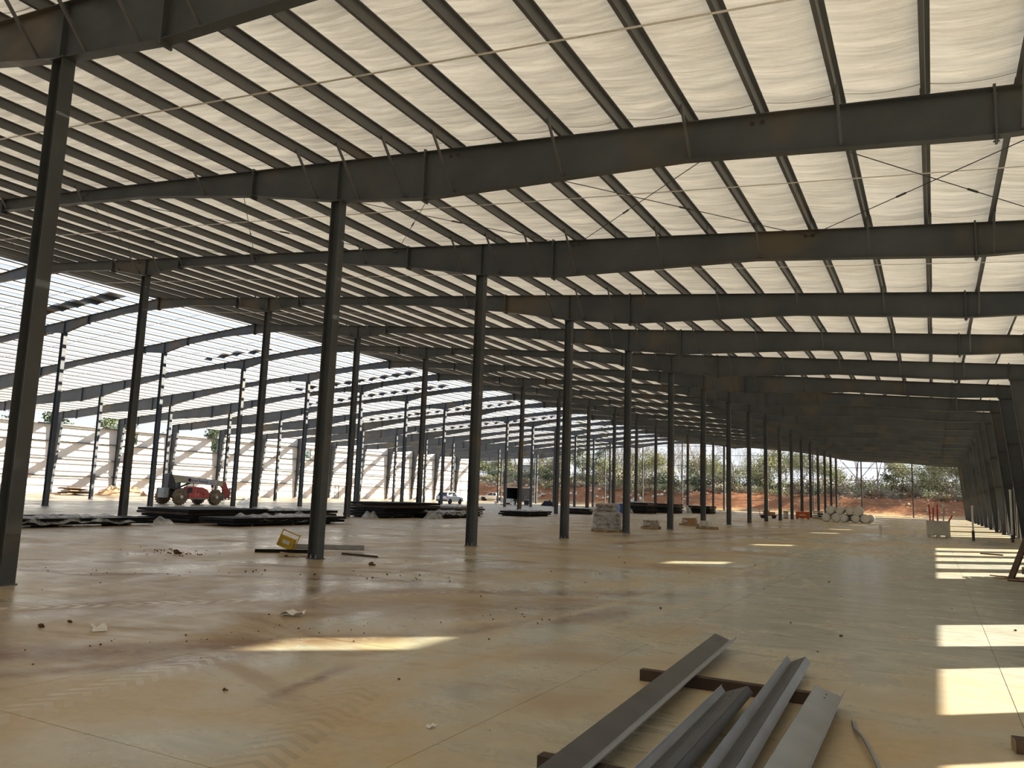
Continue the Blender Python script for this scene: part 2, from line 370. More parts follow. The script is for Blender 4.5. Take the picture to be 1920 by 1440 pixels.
# ------------------------------------------------------------------ floor slab with sawn joints
fl = MB(); fl.box(XL + 6.5, XR + 0.3, YN - 1, YF + 1.2, -0.35, -0.012)
floor = structure(fl.build('floor', M['floor']))
JX = 0.60; JY = 7.66; JS = 3.81
gx = [JX + JS * k for k in range(-7, 2)]; gy = [JY + JS * k for k in range(-2, 22)]
pan = MB(); hw = JS / 2 - 0.003
pan.add([(-hw,-hw,-.012),(hw,-hw,-.012),(hw,hw,-.012),(-hw,hw,-.012),(-hw,-hw,-.002),(hw,-hw,-.002),(hw,hw,-.002),(-hw,hw,-.002),
         (-hw+.003,-hw+.003,0),(hw-.003,-hw+.003,0),(hw-.003,hw-.003,0),(-hw+.003,hw-.003,0)],
        [(0,1,5,4),(1,2,6,5),(2,3,7,6),(3,0,4,7),(4,5,9,8),(5,6,10,9),(6,7,11,10),(7,4,8,11),(8,9,10,11)])
pm = pan.mesh('slab_panel', M['floor'])
for x in gx[:-1]:
    for y in gy[:-1]: place(pm, 'slab_panel', (x + JS/2, y + JS/2, 0), parent=floor)
fr = MB(); xa, xb, ya, yb = gx[0], gx[-1], gy[0], gy[-1]
fr.box(XL + 6.5, xa - .003, YN - 1, YF + 1.2, -.012, 0)
fr.box(xb + .003, XR + .3, YN - 1, YF + 1.2, -.012, 0)
fr.box(xa, xb, YN - 1, ya - .003, -.012, 0); fr.box(xa, xb, yb + .003, YF + 1.2, -.012, 0)
fr.build('slab_field', M['floor'], floor)

# ------------------------------------------------------------------ purlins, insulation, roof sheets
def zprofile(d=PD, w=0.075, t=0.006, lip=0.02):
    return [(-w, 0), (-w, lip), (-w+t, lip), (-w+t, t), (-t/2, t), (-t/2, d), (w, d), (w, d-lip), (w-t, d-lip), (w-t, d-t), (t/2, d-t), (t/2, 0)]
def purlin_mesh(L):
    b = MB(); b.prism(zprofile(), -L/2, L/2, 'Y'); return b.mesh('purlin', M['purlin'])
PM = purlin_mesh(BAY + 0.7)
TH = math.atan(SL)
# eave and ridge members carry the roof; the insulation blankets over the purlins are made translucent to brighten the ceiling
ceiling = MB()
ceiling.box(4.55, 4.80, YN - .3, YF + .3, ztop(4.75), ztop(4.75) + PD); ceiling.box(4.78, 5.0, YN - .3, YF + .3, ztop(4.75) + .1, ztop(4.75) + PD + .06)
ceiling.box(RIDGE + .02, RIDGE + .10, YN, YF, ztop(RIDGE) + .06, ztop(RIDGE) + PD + .04)
ceiling = structure(ceiling.build('ceiling', M['purlin']))
NEARB = range(0, 9)                              # bays nearest the camera: bay b runs from frame b to b+1
for b in NEARB:
    for k, x in enumerate(PX):
        place(PM, 'purlin', (x + (0.012 if b % 2 else 0), FY(b) + BAY/2, ztop(x)), (0, TH, 0), ceiling)
rest = MB()
def purlin_run(mb, x, ya, yb):
    z = ztop(x); d = PD; w = .075
    mb.box(x-.004, x+.004, ya, yb, z, z+d); mb.box(x-w, x, ya, yb, z, z+.008); mb.box(x, x+w, ya, yb, z+d-.008, z+d)
for x in PX:
    purlin_run(rest, x, YN, FY(0) - .36); purlin_run(rest, x, FY(9) + .36, YF)
stuff(rest.build('purlin', M['purlin'], ceiling))
def insul_mesh(seed, w, L):
    rnd = random.Random(seed); ph = [rnd.uniform(0, 6.28) for _ in range(12)]
    def fn(u, v):
        x = (u - .5) * w; y = (v - .5) * L
        s = 1 - (2*u - 1) ** 2
        wr = 0
        for k in range(5):
            fq = 3.1 + 2.3 * k; wr += math.sin(y * fq + ph[k] + 0.9 * math.sin(x * (1.2 + .4 * k) + ph[k+5]) ) / (1.3 + .5 * k)
        env = (0.35 + 0.65 * abs(2 * v - 1)) * min(1, (1 - abs(2 * v - 1)) * 14)
        fold = -0.045 * math.exp(-((y + .28) / .022) ** 2)
        return (x, y, -0.085 * s + 0.020 * wr * (0.3 + s) * env + fold * (0.3 + s))
    b = MB(); b.smooth = True; b.grid(8, 96, fn); return b.rawmesh('insulation_panel', M['insul'])
IM = [insul_mesh(k, PS + .004, BAY + .03) for k in range(4)]
edges = PX + [RIDGE + .1]
for b in NEARB:
    for k, x in enumerate(PX):
        xm = x - PS/2; wdt = PS
        if xm - PS/2 < RIDGE: continue
        place(IM[(b * 3 + k * 5 + (k*k) % 3) % 4], 'insulation_panel', (xm, FY(b) + BAY/2, ztop(xm) + PD + .035), (0, TH, 0), ceiling)
    xm = PX[0] + (4.95 - PX[0]) / 2
    place(IM[b % 4], 'insulation_panel', (PX[0] + PS/2, FY(b) + BAY/2, ztop(PX[0] + PS/2) + PD + .035), (0, TH, 0), ceiling)
ri = MB(); ri.smooth = True
def strip(mb, x0, x1, ya, yb, n):
    def fn(u, v):
        x = x0 + (x1 - x0) * u; y = ya + (yb - ya) * v; s = 1 - (2*u - 1) ** 2
        return (x, y, ztop(x) + PD + .035 - 0.075 * s + 0.02 * s * (math.sin(y * 5.1 + x * 3) + .6 * math.sin(y * 8.7 + x)))
    mb.grid(4, n, fn)
ex = [PX[0] + PS] + PX + [RIDGE]
for a, c in zip(ex[:-1], ex[1:]):
    strip(ri, c, a, YN, FY(0), 24); strip(ri, c, a, FY(9), YF, 220)
strip(ri, RIDGE, PX[-1], FY(0), FY(9), 160)
stuff(place(ri.rawmesh('insulation_panel', M['insul']), 'insulation_panel', parent=ceiling))
sm = MB(); xa_, xb_ = 4.3, RIDGE + .3
sm.add([(xa_, -.03, ztop(xa_)-.006), (xb_, -.03, ztop(xb_)-.006), (xb_, .03, ztop(xb_)-.006), (xa_, .03, ztop(xa_)-.006),
        (xa_, -.03, ztop(xa_)-.001), (xb_, -.03, ztop(xb_)-.001), (xb_, .03, ztop(xb_)-.001), (xa_, .03, ztop(xa_)-.001)],
       [(0,1,2,3),(7,6,5,4),(0,4,5,1),(1,5,6,2),(2,6,7,3),(3,7,4,0)])
smesh = sm.mesh('bridging_strap', M['strap'])
for b in range(0, 15): place(smesh, 'bridging_strap', (0, FY(b) + BAY/2, 0), parent=ceiling)

# bare purlins on the unroofed slope
ra = MB(); zr = ztop(RIDGE); ra.prism([(RIDGE-.28, zr+.02), (RIDGE+.28, zr+.02), (RIDGE+.28, zr+.03), (RIDGE, zr+.06), (RIDGE-.28, zr+.03)], YN, YF, 'Y')
ceil2 = structure(ra.build('ceiling', M['purlin']))
LX = [2 * RIDGE - x for x in PX]
for b in range(3, 12):
    for x in LX: place(PM, 'purlin', (x + (0.012 if b % 2 else 0), FY(b) + BAY/2, ztop(x)), (0, -TH, 0), ceil2)
rest = MB()
for x in LX:
    purlin_run(rest, x, FY(0), FY(3) - .36); purlin_run(rest, x, FY(12) + .36, YF)
stuff(rest.build('purlin', M['purlin'], ceil2))
for b in range(3, 14):
    bb = MB(); bb.bar((RIDGE - .4, FY(b)+BAY*.5, ztop(RIDGE-.4)+.02), (XL + .6, FY(b)+BAY*.5, ztop(XL+.6)+.02), .03, .02)
    bb.build('bridging_strap', M['strap'], ceil2)

# ------------------------------------------------------------------ roof beams
DEPTH = [(3.55, .74), (1.2, .90), (-4.4, .84), (-10.97, 1.22), (XA, 1.10), (-16.9, .74), (-21.5, .44), (-27.2, .40), (-29.4, .43), (XB, .78), (-34.0, .46), (-37.5, .42), (RIDGE, .62)]
def depth(x):
    if x < RIDGE: x = 2 * RIDGE - x
    for (a, da), (b, db) in zip(DEPTH[:-1], DEPTH[1:]):
        if a >= x >= b: return da + (db - da) * (a - x) / (a - b)
    return DEPTH[0][1]
SPL = [3.55, 1.2, -10.97, -16.9, -29.4, -34.0, RIDGE]
def seg_mesh(xa, xb):
    n = max(2, int(abs(xa - xb) / 1.5)); xs = sorted(set([xa + (xb - xa) * k / n for k in range(n + 1)] + [d[0] for d in DEPTH if min(xa, xb) < d[0] < max(xa, xb)] + [2*RIDGE-d[0] for d in DEPTH if min(xa, xb) < 2*RIDGE-d[0] < max(xa, xb)]))
    b = MB()
    def rail(zf, w, t):
        vs = []
        for x in xs:
            z = zf(x); vs += [(x,-w/2,z),(x,w/2,z),(x,w/2,z+t),(x,-w/2,z+t)]
        fs = []
        for i in range(len(xs) - 1):
            for k in range(4): fs.append((i*4+k, i*4+(k+1)%4, (i+1)*4+(k+1)%4, (i+1)*4+k))
        fs += [(0,1,2,3), tuple(len(vs)-4+k for k in (3,2,1,0))]; b.add(vs, fs)
    rail(lambda x: ztop(x) - .016, .22, .016); rail(lambda x: ztop(x) - depth(x), .22, .016)
    vs = []
    for x in xs: vs += [(x,-.006,ztop(x)-depth(x)+.01),(x,.006,ztop(x)-depth(x)+.01),(x,.006,ztop(x)-.01),(x,-.006,ztop(x)-.01)]
    fs = []
    for i in range(len(xs) - 1):
        for k in range(4): fs.append((i*4+k, i*4+(k+1)%4, (i+1)*4+(k+1)%4, (i+1)*4+k))
    b.add(vs, fs)
    return b.mesh('rafter_segment', M['steel'])
allsp = SPL + [2 * RIDGE - x for x in reversed(SPL[:-1])]
SEG = [seg_mesh(a, c) for a, c in zip(allsp[:-1], allsp[1:])]
def plate_mesh(x, ex=.09, t=.045, w=.24, nm='splice_plate'):
    b = MB(); b.box(x - t/2, x + t/2, -w/2, w/2, ztop(x) - depth(x) - (ex if nm == 'splice_plate' else 0), ztop(x) + (.05 if nm == 'splice_plate' else -.01))
    if nm == 'splice_plate':
        for s in (-1, 1):
            for zz in (ztop(x) - depth(x) - .05, ztop(x) - .12, ztop(x) - depth(x) + .12): b.tube((x-.05, s*.07, zz), (x+.05, s*.07, zz), .016, n=6)
    return b.mesh(nm, M['steel'])
SPM = [plate_mesh(x) for x in allsp]
STM = [plate_mesh(x, 0, .014, .21, 'stiffener') for x in (XA, XB, XC, XD)]
def brace_mesh(x, s):
    b = MB(); d = depth(x); b.bar((x + .03, 0.02 * s, ztop(x) - d + .05), (x + .03, s * (d - .05) * .95, ztop(x) + .06), .05, .05)
    return b.mesh('flange_brace', M['purlin'])
brx = [x for k, x in enumerate(PX) if (-16 < x < -9.5) or (x > -9.5 and k % 2 == 0) or (-34.5 < x < -29) or (-29 < x < -16 and k % 4 == 0)]
BRM = [brace_mesh(x, -1) for x in brx]
HM = []
for x in (-2.9, -10.15, -24.7):
    for dx in (-.1, .1):
        hb = MB(); hb.tube((x + dx, -.012, ztop(x) - .16), (x + dx, .012, ztop(x) - .16), .05, n=10); HM.append(hb.mesh('brace_washer', M['brownsteel']))
for i in range(0, NF + 1):
    nm = ORD[i - 1] if i >= 1 else None
    lab = (f'grey steel roof beam with tapered ends, {nm} from the camera' if i > 1 else 'grey brown steel roof beam nearest the camera, across the upper left corner') if i >= 1 else 'steel roof beam over the floor behind the camera'
    t = thing('roof_beam', lab, 'roof beam', (0, FY(i), 0), 0, 'roof beams')
    for mm in SEG: place(mm, 'rafter_segment', parent=t)
    for mm in SPM: place(mm, 'splice_plate', parent=t)
    if i >= 1 and i <= 14:
        for mm in STM: place(mm, 'stiffener', parent=t)
    if i in (2, 3):
        for mm in HM: place(mm, 'brace_washer', parent=t)
    if 1 <= i <= 8:
        for mm in BRM: place(mm, 'flange_brace', parent=t)

# ------------------------------------------------------------------ interior columns
def hcol(h):
    a, c, tf, tw = .155, .125, .018, .012
    b = MB(); b.box(-a, -a+tf, -c, c, 0.022, h); b.box(a-tf, a, -c, c, 0.022, h); b.box(-a+tf, a-tf, -tw/2, tw/2, 0.022, h)
    return b.mesh('shaft', M['steel'])
bp = MB(); bp.box(-.18, .18, -.15, .15, 0, .022); BPM = bp.mesh('base_plate', M['steel'])
cp_ = MB(); cp_.box(-.19, .19, -.14, .14, -.022, 0); CPM = cp_.mesh('cap_plate', M['steel'])
bo = MB(); bo.tube((0,0,0), (0,0,.05), .016, n=6); bo.tube((0,0,.05), (0,0,.09), .009, n=6); BOM = bo.mesh('anchor_bolt', M['bolt'])
ROWS = [(XA, 'row beside the clear floor', 'dark steel column'), (XB, 'row among the black panel stacks', 'dark steel column'),
        (XC, 'sunlit row nearer the camera', 'sunlit grey steel column'), (XD, 'sunlit row nearer the white wall', 'sunlit grey steel column')]
for r, (x, where, what) in enumerate(ROWS):
    h = ztop(x) - depth(x) - .006; sm_ = hcol(h - .022)
    for i in range(1, NF):
        # first frame of each row that the photograph shows
        first = {0: 1, 1: 3, 2: 4, 3: 5}[r]
        if i < first: continue
        lab = f'{what}, {ORD[i - first]} in view of the {where}'
        t = thing('steel_column', lab, 'column', (x, FY(i), 0), 0, ['columns beside the clear floor', 'columns among the panel stacks', 'first sunlit columns', 'sunlit columns near the white wall'][r])
        place(sm_, 'shaft', parent=t); place(BPM, 'base_plate', parent=t); place(CPM, 'cap_plate', (0, 0, h), parent=t)
        if 1 <= i <= 6 and r < 2:
            for sx in (-1, 1):
                for sy in (-1, 1): place(BOM, 'anchor_bolt', (sx*.08, sy*.08, .022), parent=t)
# tapered wall columns
def tcol(s):
    # s=+1: right wall (outer flange at larger x)
    b = MB(); X = (lambda v: v) if s > 0 else (lambda v: 2 * RIDGE - v)
    zt = ztop(3.55); zk = zt - .74
    def poly(pts, ya, yb): b.prism([(X(px), pz) for px, pz in pts], ya, yb, 'Y')
    poly([(4.38, .02), (3.55, zk), (3.55, zt), (4.58, ztop(4.58)), (4.58, .02)], -.006, .006)
    poly([(4.36, .02), (4.38, .02), (3.57, zk), (3.55, zk)], -.13, .13)
    poly([(3.55, zk), (3.57, zk), (3.57, zt), (3.55, zt)], -.13, .13)
    poly([(4.58, .02), (4.60, .02), (4.60, ztop(4.6)), (4.58, ztop(4.6))], -.13, .13)
    poly([(3.55, zt-.016), (4.6, ztop(4.6)-.016), (4.6, ztop(4.6)), (3.55, zt)], -.13, .13)
    return b.mesh('shaft', M['steel'])
def tst(s):
    b = MB(); X = (lambda v: v) if s > 0 else (lambda v: 2 * RIDGE - v)
    for z in (3.4, 5.6, 8.2):
        xi = 4.38 - .83 * z / 8.82; b.box(min(X(xi), X(4.58)), max(X(xi), X(4.58)), -.1, .1, z - .006, z + .006)
    return b.mesh('stiffener', M['steel'])
for s, wname in ((1, 'right wall'), (-1, 'white wall')):
    mm = tcol(s); ms = tst(s)
    bpx = 4.48 if s > 0 else 2 * RIDGE - 4.48
    bm_ = MB(); bm_.box(bpx - .17, bpx + .17, -.16, .16, 0, .02); bm_ = bm_.mesh('base_plate', M['steel'])
    first = 5 if s > 0 else 7
    for i in range(1 if s > 0 else 7, NF + 1):
        if i >= first:
            lab = (f'dark tapered steel wall column, {ORD[i - first]} in view along the right wall' if s > 0 else
                   f'sunlit tapered steel wall column, {ORD[i - first]} in view along the white wall')
        else: lab = f'tapered steel wall column just outside the right edge of the picture, {ORD[i - 1]} from the camera'
        t = thing('wall_column', lab, 'column', (0, FY(i), 0), 0, f'tapered columns along the {wname}')
        place(mm, 'shaft', parent=t); place(ms, 'stiffener', parent=t); place(bm_, 'base_plate', parent=t)

# ------------------------------------------------------------------ walls
def wall_mb(mb, x0, x1, ya, yb, z0, z1, holes):
    cuts = sorted(set([ya, yb] + [max(ya, h[0]) for h in holes] + [min(yb, h[1]) for h in holes]))
    for c, d in zip(cuts[:-1], cuts[1:]):
        if d - c < 1e-4: continue
        mid = (c + d) / 2; hs = sorted((h[2], h[3]) for h in holes if h[0] < mid < h[1])
        z = z0
        for a, b in hs:
            if a > z + 1e-4: mb.box(x0, x1, c, d, z, min(a, z1))
            z = max(z, b)
        if z < z1 - 1e-4: mb.box(x0, x1, c, d, z, z1)
# right wall: dock doors and clerestory windows
DOORS = []
for b in range(F0, NF):
    for k, off in enumerate((0.5, 4.31)):
        ya = FY(b) + off; DOORS.append((ya, ya + 2.48))
def is_open(d):
    y = d[0] - 4.3
    return (y < 13.0) or (22.5 < y < 39.5) or (54 < y < 68) or (71 < y < 86) or (90 < y < 140)
WINS = [(16.45, 17.75), (32.0, 33.3), (44.2, 45.5), (62.2, 63.5), (71.6, 72.9), (87.6, 88.9), (97.5, 98.8), (112.4, 113.7), (127.0, 128.3), (1.3, 2.6)]
WZ0, WZ1 = 6.30, 7.38
rb = MB(); rb.box(XR, XR + .1, YN, YF, 0, .06)
wall_right = structure(rb.build('wall_right', M['wall']))
holes = [(a, b, 0.0, 3.10) for a, b in DOORS] + [(a, b, WZ0, WZ1) for a, b in WINS]
for b in range(F0, NF):
    w = MB(); hb = [h for h in holes if h[1] > FY(b) and h[0] < FY(b+1)]
    wall_mb(w, XR, XR + .1, FY(b), FY(b+1), 0.06, ztop(XR) + .3, hb); w.build('wall_panel', M['wall'], wall_right)
    for z in (3.32, 5.0, 7.62):
        gmb = MB(); gmb.box(XR - .2, XR - .005, FY(b) + .01, FY(b+1) - .01, z - .006, z + .006); gmb.box(XR - .2, XR - .19, FY(b) + .01, FY(b+1) - .01, z - .05, z)
        gmb.build('girt', M['purlin'], wall_right)
for a, b in DOORS:
    j = MB()
    for y in (a, b): j.box(XR - .06, XR + .12, y - .04, y + .04, 0, 3.14)
    j.box(XR - .06, XR + .12, a, b, 3.06, 3.14); j.build('door_jamb', M['steel'], wall_right)
    if not is_open((a, b)):
        d = MB()
        for k in range(5): d.box(XR + .02, XR + .07, a + .04, b - .04, .01 + k * .61, .60 + k * .61)
        d.build('dock_door', M['white'], wall_right)
def window(n, x, y0, y1, z0, z1, lab=None):
    f = MB(); t = .05
    f.box(x - .03, x + .13, y0, y1, z0, z0 + t); f.box(x - .03, x + .13, y0, y1, z1 - t, z1)
    f.box(x - .03, x + .13, y0, y0 + t, z0, z1); f.box(x - .03, x + .13, y1 - t, y1, z0, z1)
    o = structure(f.build(f'window_{n}', M['greypaint']))
    g_ = MB(); g_.box(x + .045, x + .055, y0 + t, y1 - t, z0 + t, z1 - t); g_.build('pane', M['glass'], o)
wn_i = 1
for a, b in WINS: window(wn_i, XR, a, b, WZ0, WZ1); wn_i += 1
# left white wall
XLW = XL + .05
lw = MB(); lw.box(XLW - .12, XLW, FY(3), YF, -.1, .08); wall_left = structure(lw.build('wall_left', M['wall']))
LWIN = [(62.9, 64.1), (75.3, 76.5), (93.6, 94.9), (137.2, 138.5)]
lh = [(a, b, 6.0, 7.45) for a, b in LWIN] + [(101.0, 102.0, 0.0, 2.15)]
for b in range(3, NF):
    ztp = 7.75 if FY(b) < 75 else ztop(XL + .2) + .22
    w = MB(); wall_mb(w, XLW - .1, XLW, FY(b) + .004, FY(b+1) - .004, .08, ztp, [h for h in lh if h[1] > FY(b) and h[0] < FY(b+1)])
    w.build('wall_panel', M['wall'], wall_left)
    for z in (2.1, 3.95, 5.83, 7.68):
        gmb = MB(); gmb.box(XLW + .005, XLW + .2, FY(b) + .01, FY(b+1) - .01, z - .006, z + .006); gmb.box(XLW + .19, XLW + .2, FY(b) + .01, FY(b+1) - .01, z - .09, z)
        gmb.build('girt', M['steel'], wall_left)  # dark steel and deep lip stand in for shade under the sunlit girts
for a, b in LWIN: window(wn_i, XLW - .1, a, b, 6.0, 7.45); wn_i += 1
d = MB(); d.box(XLW - .1, XLW + .06, 101.0, 101.07, 0, 2.2); d.box(XLW - .1, XLW + .06, 101.93, 102.0, 0, 2.2); d.box(XLW - .1, XLW + .06, 101.0, 102.0, 2.13, 2.2)
door = structure(d.build('door_1', simple('olive_door_frame', (0.22, 0.20, 0.10), .6)))
d = MB(); d.box(XLW - .07, XLW - .03, 101.07, 101.93, .01, 2.13); d.build('door_leaf', M['white'], door)
d = MB(); d.tube((XLW - .03, 101.16, 1.0), (XLW + .03, 101.16, 1.0), .02, n=8); d.build('door_handle', M['chrome'], door)
# open far end wall: posts and girts only
ew = MB(); ew.box(XL, XR, YF + .25, YF + .4, -.05, .06); wall_far = structure(ew.build('wall_far', M['steel']))
posts = [-2.97 - 7.63 * k for k in range(0, 11)]
for x in posts:
    q = MB(); h = ztop(x) - .1; q.box(x - .1, x - .09, YF + .2, YF + .4, 0, h); q.box(x + .09, x + .1, YF + .2, YF + .4, 0, h); q.box(x - .09, x + .09, YF + .295, YF + .305, 0, h)
    q.build('end_post', M['steel'], wall_far)
px_ = [XR] + posts + [XL]
for a, b in zip(px_[:-1], px_[1:]):
    for z in (2.0, 4.0, 5.95, 8.0, 9.9, 11.6):
        if z > min(ztop(a), ztop(b)) - .3: continue
        q = MB(); q.box(b + .02, a - .02, YF + .42, YF + .62, z - .006, z + .006); q.box(b + .02, a - .02, YF + .42, YF + .43, z - .07, z); q.build('girt', M['purlin'], wall_far)

bk = MB(); bk.box(RIDGE, XR, YN - .3, YN - .1, 0, 12.5); structure(bk.build('wall_back', M['wall']))
# ------------------------------------------------------------------ roof brace rods
nodes = [3.5, -2.9, -10.2, -17.5, -24.8, -32.1, -39.4]
PAIR = ['first', 'second', 'third', 'fourth', 'fifth', 'sixth']
for b, beam in ((2, 'second'), (8, 'eighth')):
    for pi, (a, c) in enumerate(zip(nodes[:-1], nodes[1:])):
        for si, (xa_, xb_) in enumerate(((a, c), (c, a))):
            lab = f'thin brace rod behind the {beam} roof beam, {PAIR[pi]} crossing pair from right, leaning {("left", "right")[si]}'
            p = Vector((xa_, FY(b), ztop(xa_) - .16)); q = Vector((xb_, FY(b+1), ztop(xb_) - .16))
            t = thing('brace_rod', lab, 'brace rod', p, 0, f'roof brace rods in one bay, {"near" if b == 2 else "far"}')
            d = q - p; mb = MB(); mb.tube((0,0,0), d, .011, n=6); mb.build('rod', M['darkgrey'], t)
            mb = MB(); mb.tube(d * .60, d * .632, .026, .026, 8); mb.build('turnbuckle', M['darkgrey'], t)
# dirty sheets lying on the bare purlins
def sheets(lab, y, x0, x1, w=1.0):
    t = thing('roof_sheet_bundle', lab, 'sheet bundle', ((x0+x1)/2, y, ztop((x0+x1)/2) + PD), 0, 'sheet bundles lying on the bare purlins')
    xs_ = sorted((x0, x1)); n = max(3, int((xs_[1]-xs_[0]) / 2.2)); zc = ztop((x0+x1)/2) + PD
    rnd = random.Random(int(y * 10))
    for k in range(n):
        a = xs_[0] + (xs_[1]-xs_[0]) * k / n; c = a + (xs_[1]-xs_[0]) / n * 1.1; oy = rnd.uniform(-.25, .25); ww = w * rnd.uniform(.6, 1.1)
        m_ = MB(); za, zb = ztop(a) + PD - zc + .02, ztop(c) + PD - zc + .02; xo = (x0+x1)/2; hh = rnd.uniform(.05, .16)
        m_.add([(a-xo,oy-ww/2,za),(c-xo,oy-ww/2,zb),(c-xo,oy+ww/2,zb),(a-xo,oy+ww/2,za),(a-xo,oy-ww/2,za+hh),(c-xo,oy-ww/2,zb+hh),(c-xo,oy+ww/2,zb+hh),(a-xo,oy+ww/2,za+hh)],
               [(0,3,2,1),(4,5,6,7),(0,1,5,4),(1,2,6,5),(2,3,7,6),(3,0,4,7)])
        m_.build('sheet', M['wood'] if k % 3 == 0 else M['galv'], t)
sheets('dirty sheet bundle on the bare purlins just before the fourth roof beam', FY(4) - 1.5, -42.2, -50.5, 1.1)
sheets('dirty sheet bundle on the bare purlins beyond the fourth roof beam near a sunlit column', FY(4) + 1.6, -50.8, -56, .9)
for i, xa_, xb_ in ((6, -46, -51.5), (8, -42, -56), (9, -44, -62), (11, -43, -66), (13, -44, -70)):
    sheets(f'dirty sheet bundle on the bare purlins just before the {ORD[i-1]} roof beam', FY(i) - .9, xa_, xb_, .8)

# ================================================================== things on the floor
RZ = lambda a: Matrix.Rotation(a, 3, 'Z')
# ------------------------------------------------------------------ foreground: formed steel channels on bearers
def channel(label, x, y0, y1, pts, parts, x_shift=0.0, z=.106):
    """long formed steel section: cross-section points from left to right, one part per fold"""
    t = .004; L = y1 - y0
    th = thing('steel_channel', label, 'steel channel', (x, y0, z), math.atan2(-x_shift, L), 'loose steel channels in the foreground')
    for (pn, mt), (a, c) in zip(parts, zip(pts[:-1], pts[1:])):
        a = Vector(a); c = Vector(c); n = Vector((-(c - a).y, (c - a).x)).normalized() * t
        b = MB(); b.prism([tuple(a), tuple(c), tuple(c + n), tuple(a + n)], 0, L, 'Y'); b.build(pn, M[mt], th)
    a, c = [(Vector(p), Vector(q)) for (pn, mt), p, q in zip(parts, pts[:-1], pts[1:]) if pn == 'web'][0]
    mid = (a + c) / 2; n = Vector((-(c - a).y, (c - a).x)).normalized(); b = MB()
    for yy in (.18, L - .16, L - .30): b.tube((mid.x + n.x * (t + .0003), yy, mid.y + n.y * (t + .0003)), (mid.x + n.x * (t + .0015), yy, mid.y + n.y * (t + .0015)), .011, n=10)
    b.build('bolt_hole', M['black'], th)
M['channel'] = simple('mill_steel_shaded', (0.075, 0.080, 0.090), 0.36, 0.3, 0.25, 2.5)  # darker copy of the channel steel, shade on the folds painted in
M['channel_lit'] = simple('mill_steel_lit', (0.33, 0.365, 0.41), 0.36, 0.25, 0.12, 2.5)  # same steel made lighter, painting in the light on flanges and one web
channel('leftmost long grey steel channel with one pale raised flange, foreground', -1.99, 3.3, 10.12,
        [(-.13, .01), (-.105, .062), (.065, .0), (.15, .030), (.153, .045)], [('flange', 'brownsteel'), ('web', 'channel'), ('flange', 'channel_lit'), ('lip', 'channel_lit')], -.34)
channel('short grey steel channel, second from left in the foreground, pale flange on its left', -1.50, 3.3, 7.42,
        [(-.125, .066), (-.14, .055), (-.098, .0), (.098, .078), (.14, .02)], [('lip', 'channel_lit'), ('flange', 'channel_lit'), ('web', 'channel'), ('flange', 'channel')], -.10)
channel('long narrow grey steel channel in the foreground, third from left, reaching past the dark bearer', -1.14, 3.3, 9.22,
        [(-.10, .075), (-.112, .064), (-.068, .0), (.075, .07), (.125, .01)], [('lip', 'channel_lit'), ('flange', 'channel_lit'), ('web', 'channel'), ('flange', 'channel_lit')], -.20)
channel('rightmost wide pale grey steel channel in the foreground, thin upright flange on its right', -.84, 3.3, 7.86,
        [(-.15, .01), (-.125, .075), (.085, .0), (.13, .08)], [('flange', 'channel'), ('web', 'channel_lit'), ('flange', 'channel_lit')], -.03)
def bearer(label, x0, x1, y, w=.10, h=.105):
    t = thing('steel_bearer', label, 'bearer', ((x0+x1)/2, y, 0)); hw = (x1-x0)/2
    b = MB(); b.box(-hw, hw, -w/2, w/2, .0, .006); b.build('bottom_flange', M['brownsteel'], t)
    b = MB(); b.box(-hw, hw, -w/2, w/2, h - .006, h); b.build('top_flange', M['brownsteel'], t)
    b = MB(); b.box(-hw, hw, -w/2 + .001, -w/2 + .008, .006, h - .006); b.build('web', M['brownsteel'], t)
bearer('dark brown steel bearer under the far ends of the grey channels', -2.64, -.82, 7.90)
bearer('dark brown steel bearer under the near ends of the grey channels', -2.35, -.80, 4.98)
st = MB()
pts = [(-.655, 7.52, .004), (-.60, 7.1, .03), (-.53, 6.85, .05), (-.45, 6.5, .045), (-.38, 6.2, .02), (-.30, 5.7, .004)]
for a, b in zip(pts[:-1], pts[1:]): st.bar(a, b, .035, .004)
ts = thing('bent_strip', 'thin bent pale metal strip lying right of the grey channels', 'metal strip', (0, 0, 0))
st.build('strip', M['galv'], ts)
st2 = MB()
for a, b in zip(pts[:-1], pts[1:]): st2.bar(Vector(a) + Vector((-.017, 0, .012)), Vector(b) + Vector((-.017, 0, .012)), .003, .025)
st2.build('folded_edge', M['galv'], ts)
tb = thing('timber_block', 'short brown timber block cut off at the right edge of the picture', 'timber block', (.56, 7.36, 0), .15)
b = MB(); b.box(-.09, .45, -.07, .07, 0, .10); b.build('block', M['darkwood'], tb, .004)
b = MB(); b.box(-.092, -.09, -.068, .068, .002, .098); b.build('end_grain', M['wood'], tb)

# ------------------------------------------------------------------ yellow work light and offcuts by the second column
t = thing('work_light', 'yellow caged work light lying tilted beside the second dark column', 'work light', (-15.62, 16.55, .10), .55)
ct, stt = math.cos(-.35), math.sin(-.35)
def rot(p): return Vector((p[0] * ct - p[2] * stt, p[1], p[0] * stt + p[2] * ct))
b = MB(); R_ = Matrix.Rotation(.35, 3, 'Y')
b.obox((0, .06, .16), (.42, .20, .30), R_); b.build('housing', M['yellow'], t)
b = MB()
cs = [Vector(p) for p in ((-.24, -.04, -.02), (.24, -.04, -.02), (.24, -.04, .40), (-.24, -.04, .40))]
cs = [R_ @ c + Vector((0, -.03, .05)) for c in cs]
for k in range(4): b.tube(cs[k], cs[(k+1) % 4], .016, n=6)
back = [c + Vector((0, .2, 0)) for c in cs]
for k in range(4): b.tube(cs[k], back[k], .014, n=6)
b.build('frame', M['yellow'], t)
b = MB(); b.obox((0, -.052, .17), (.20, .02, .10), R_); b.build('lens', M['sticker'], t)
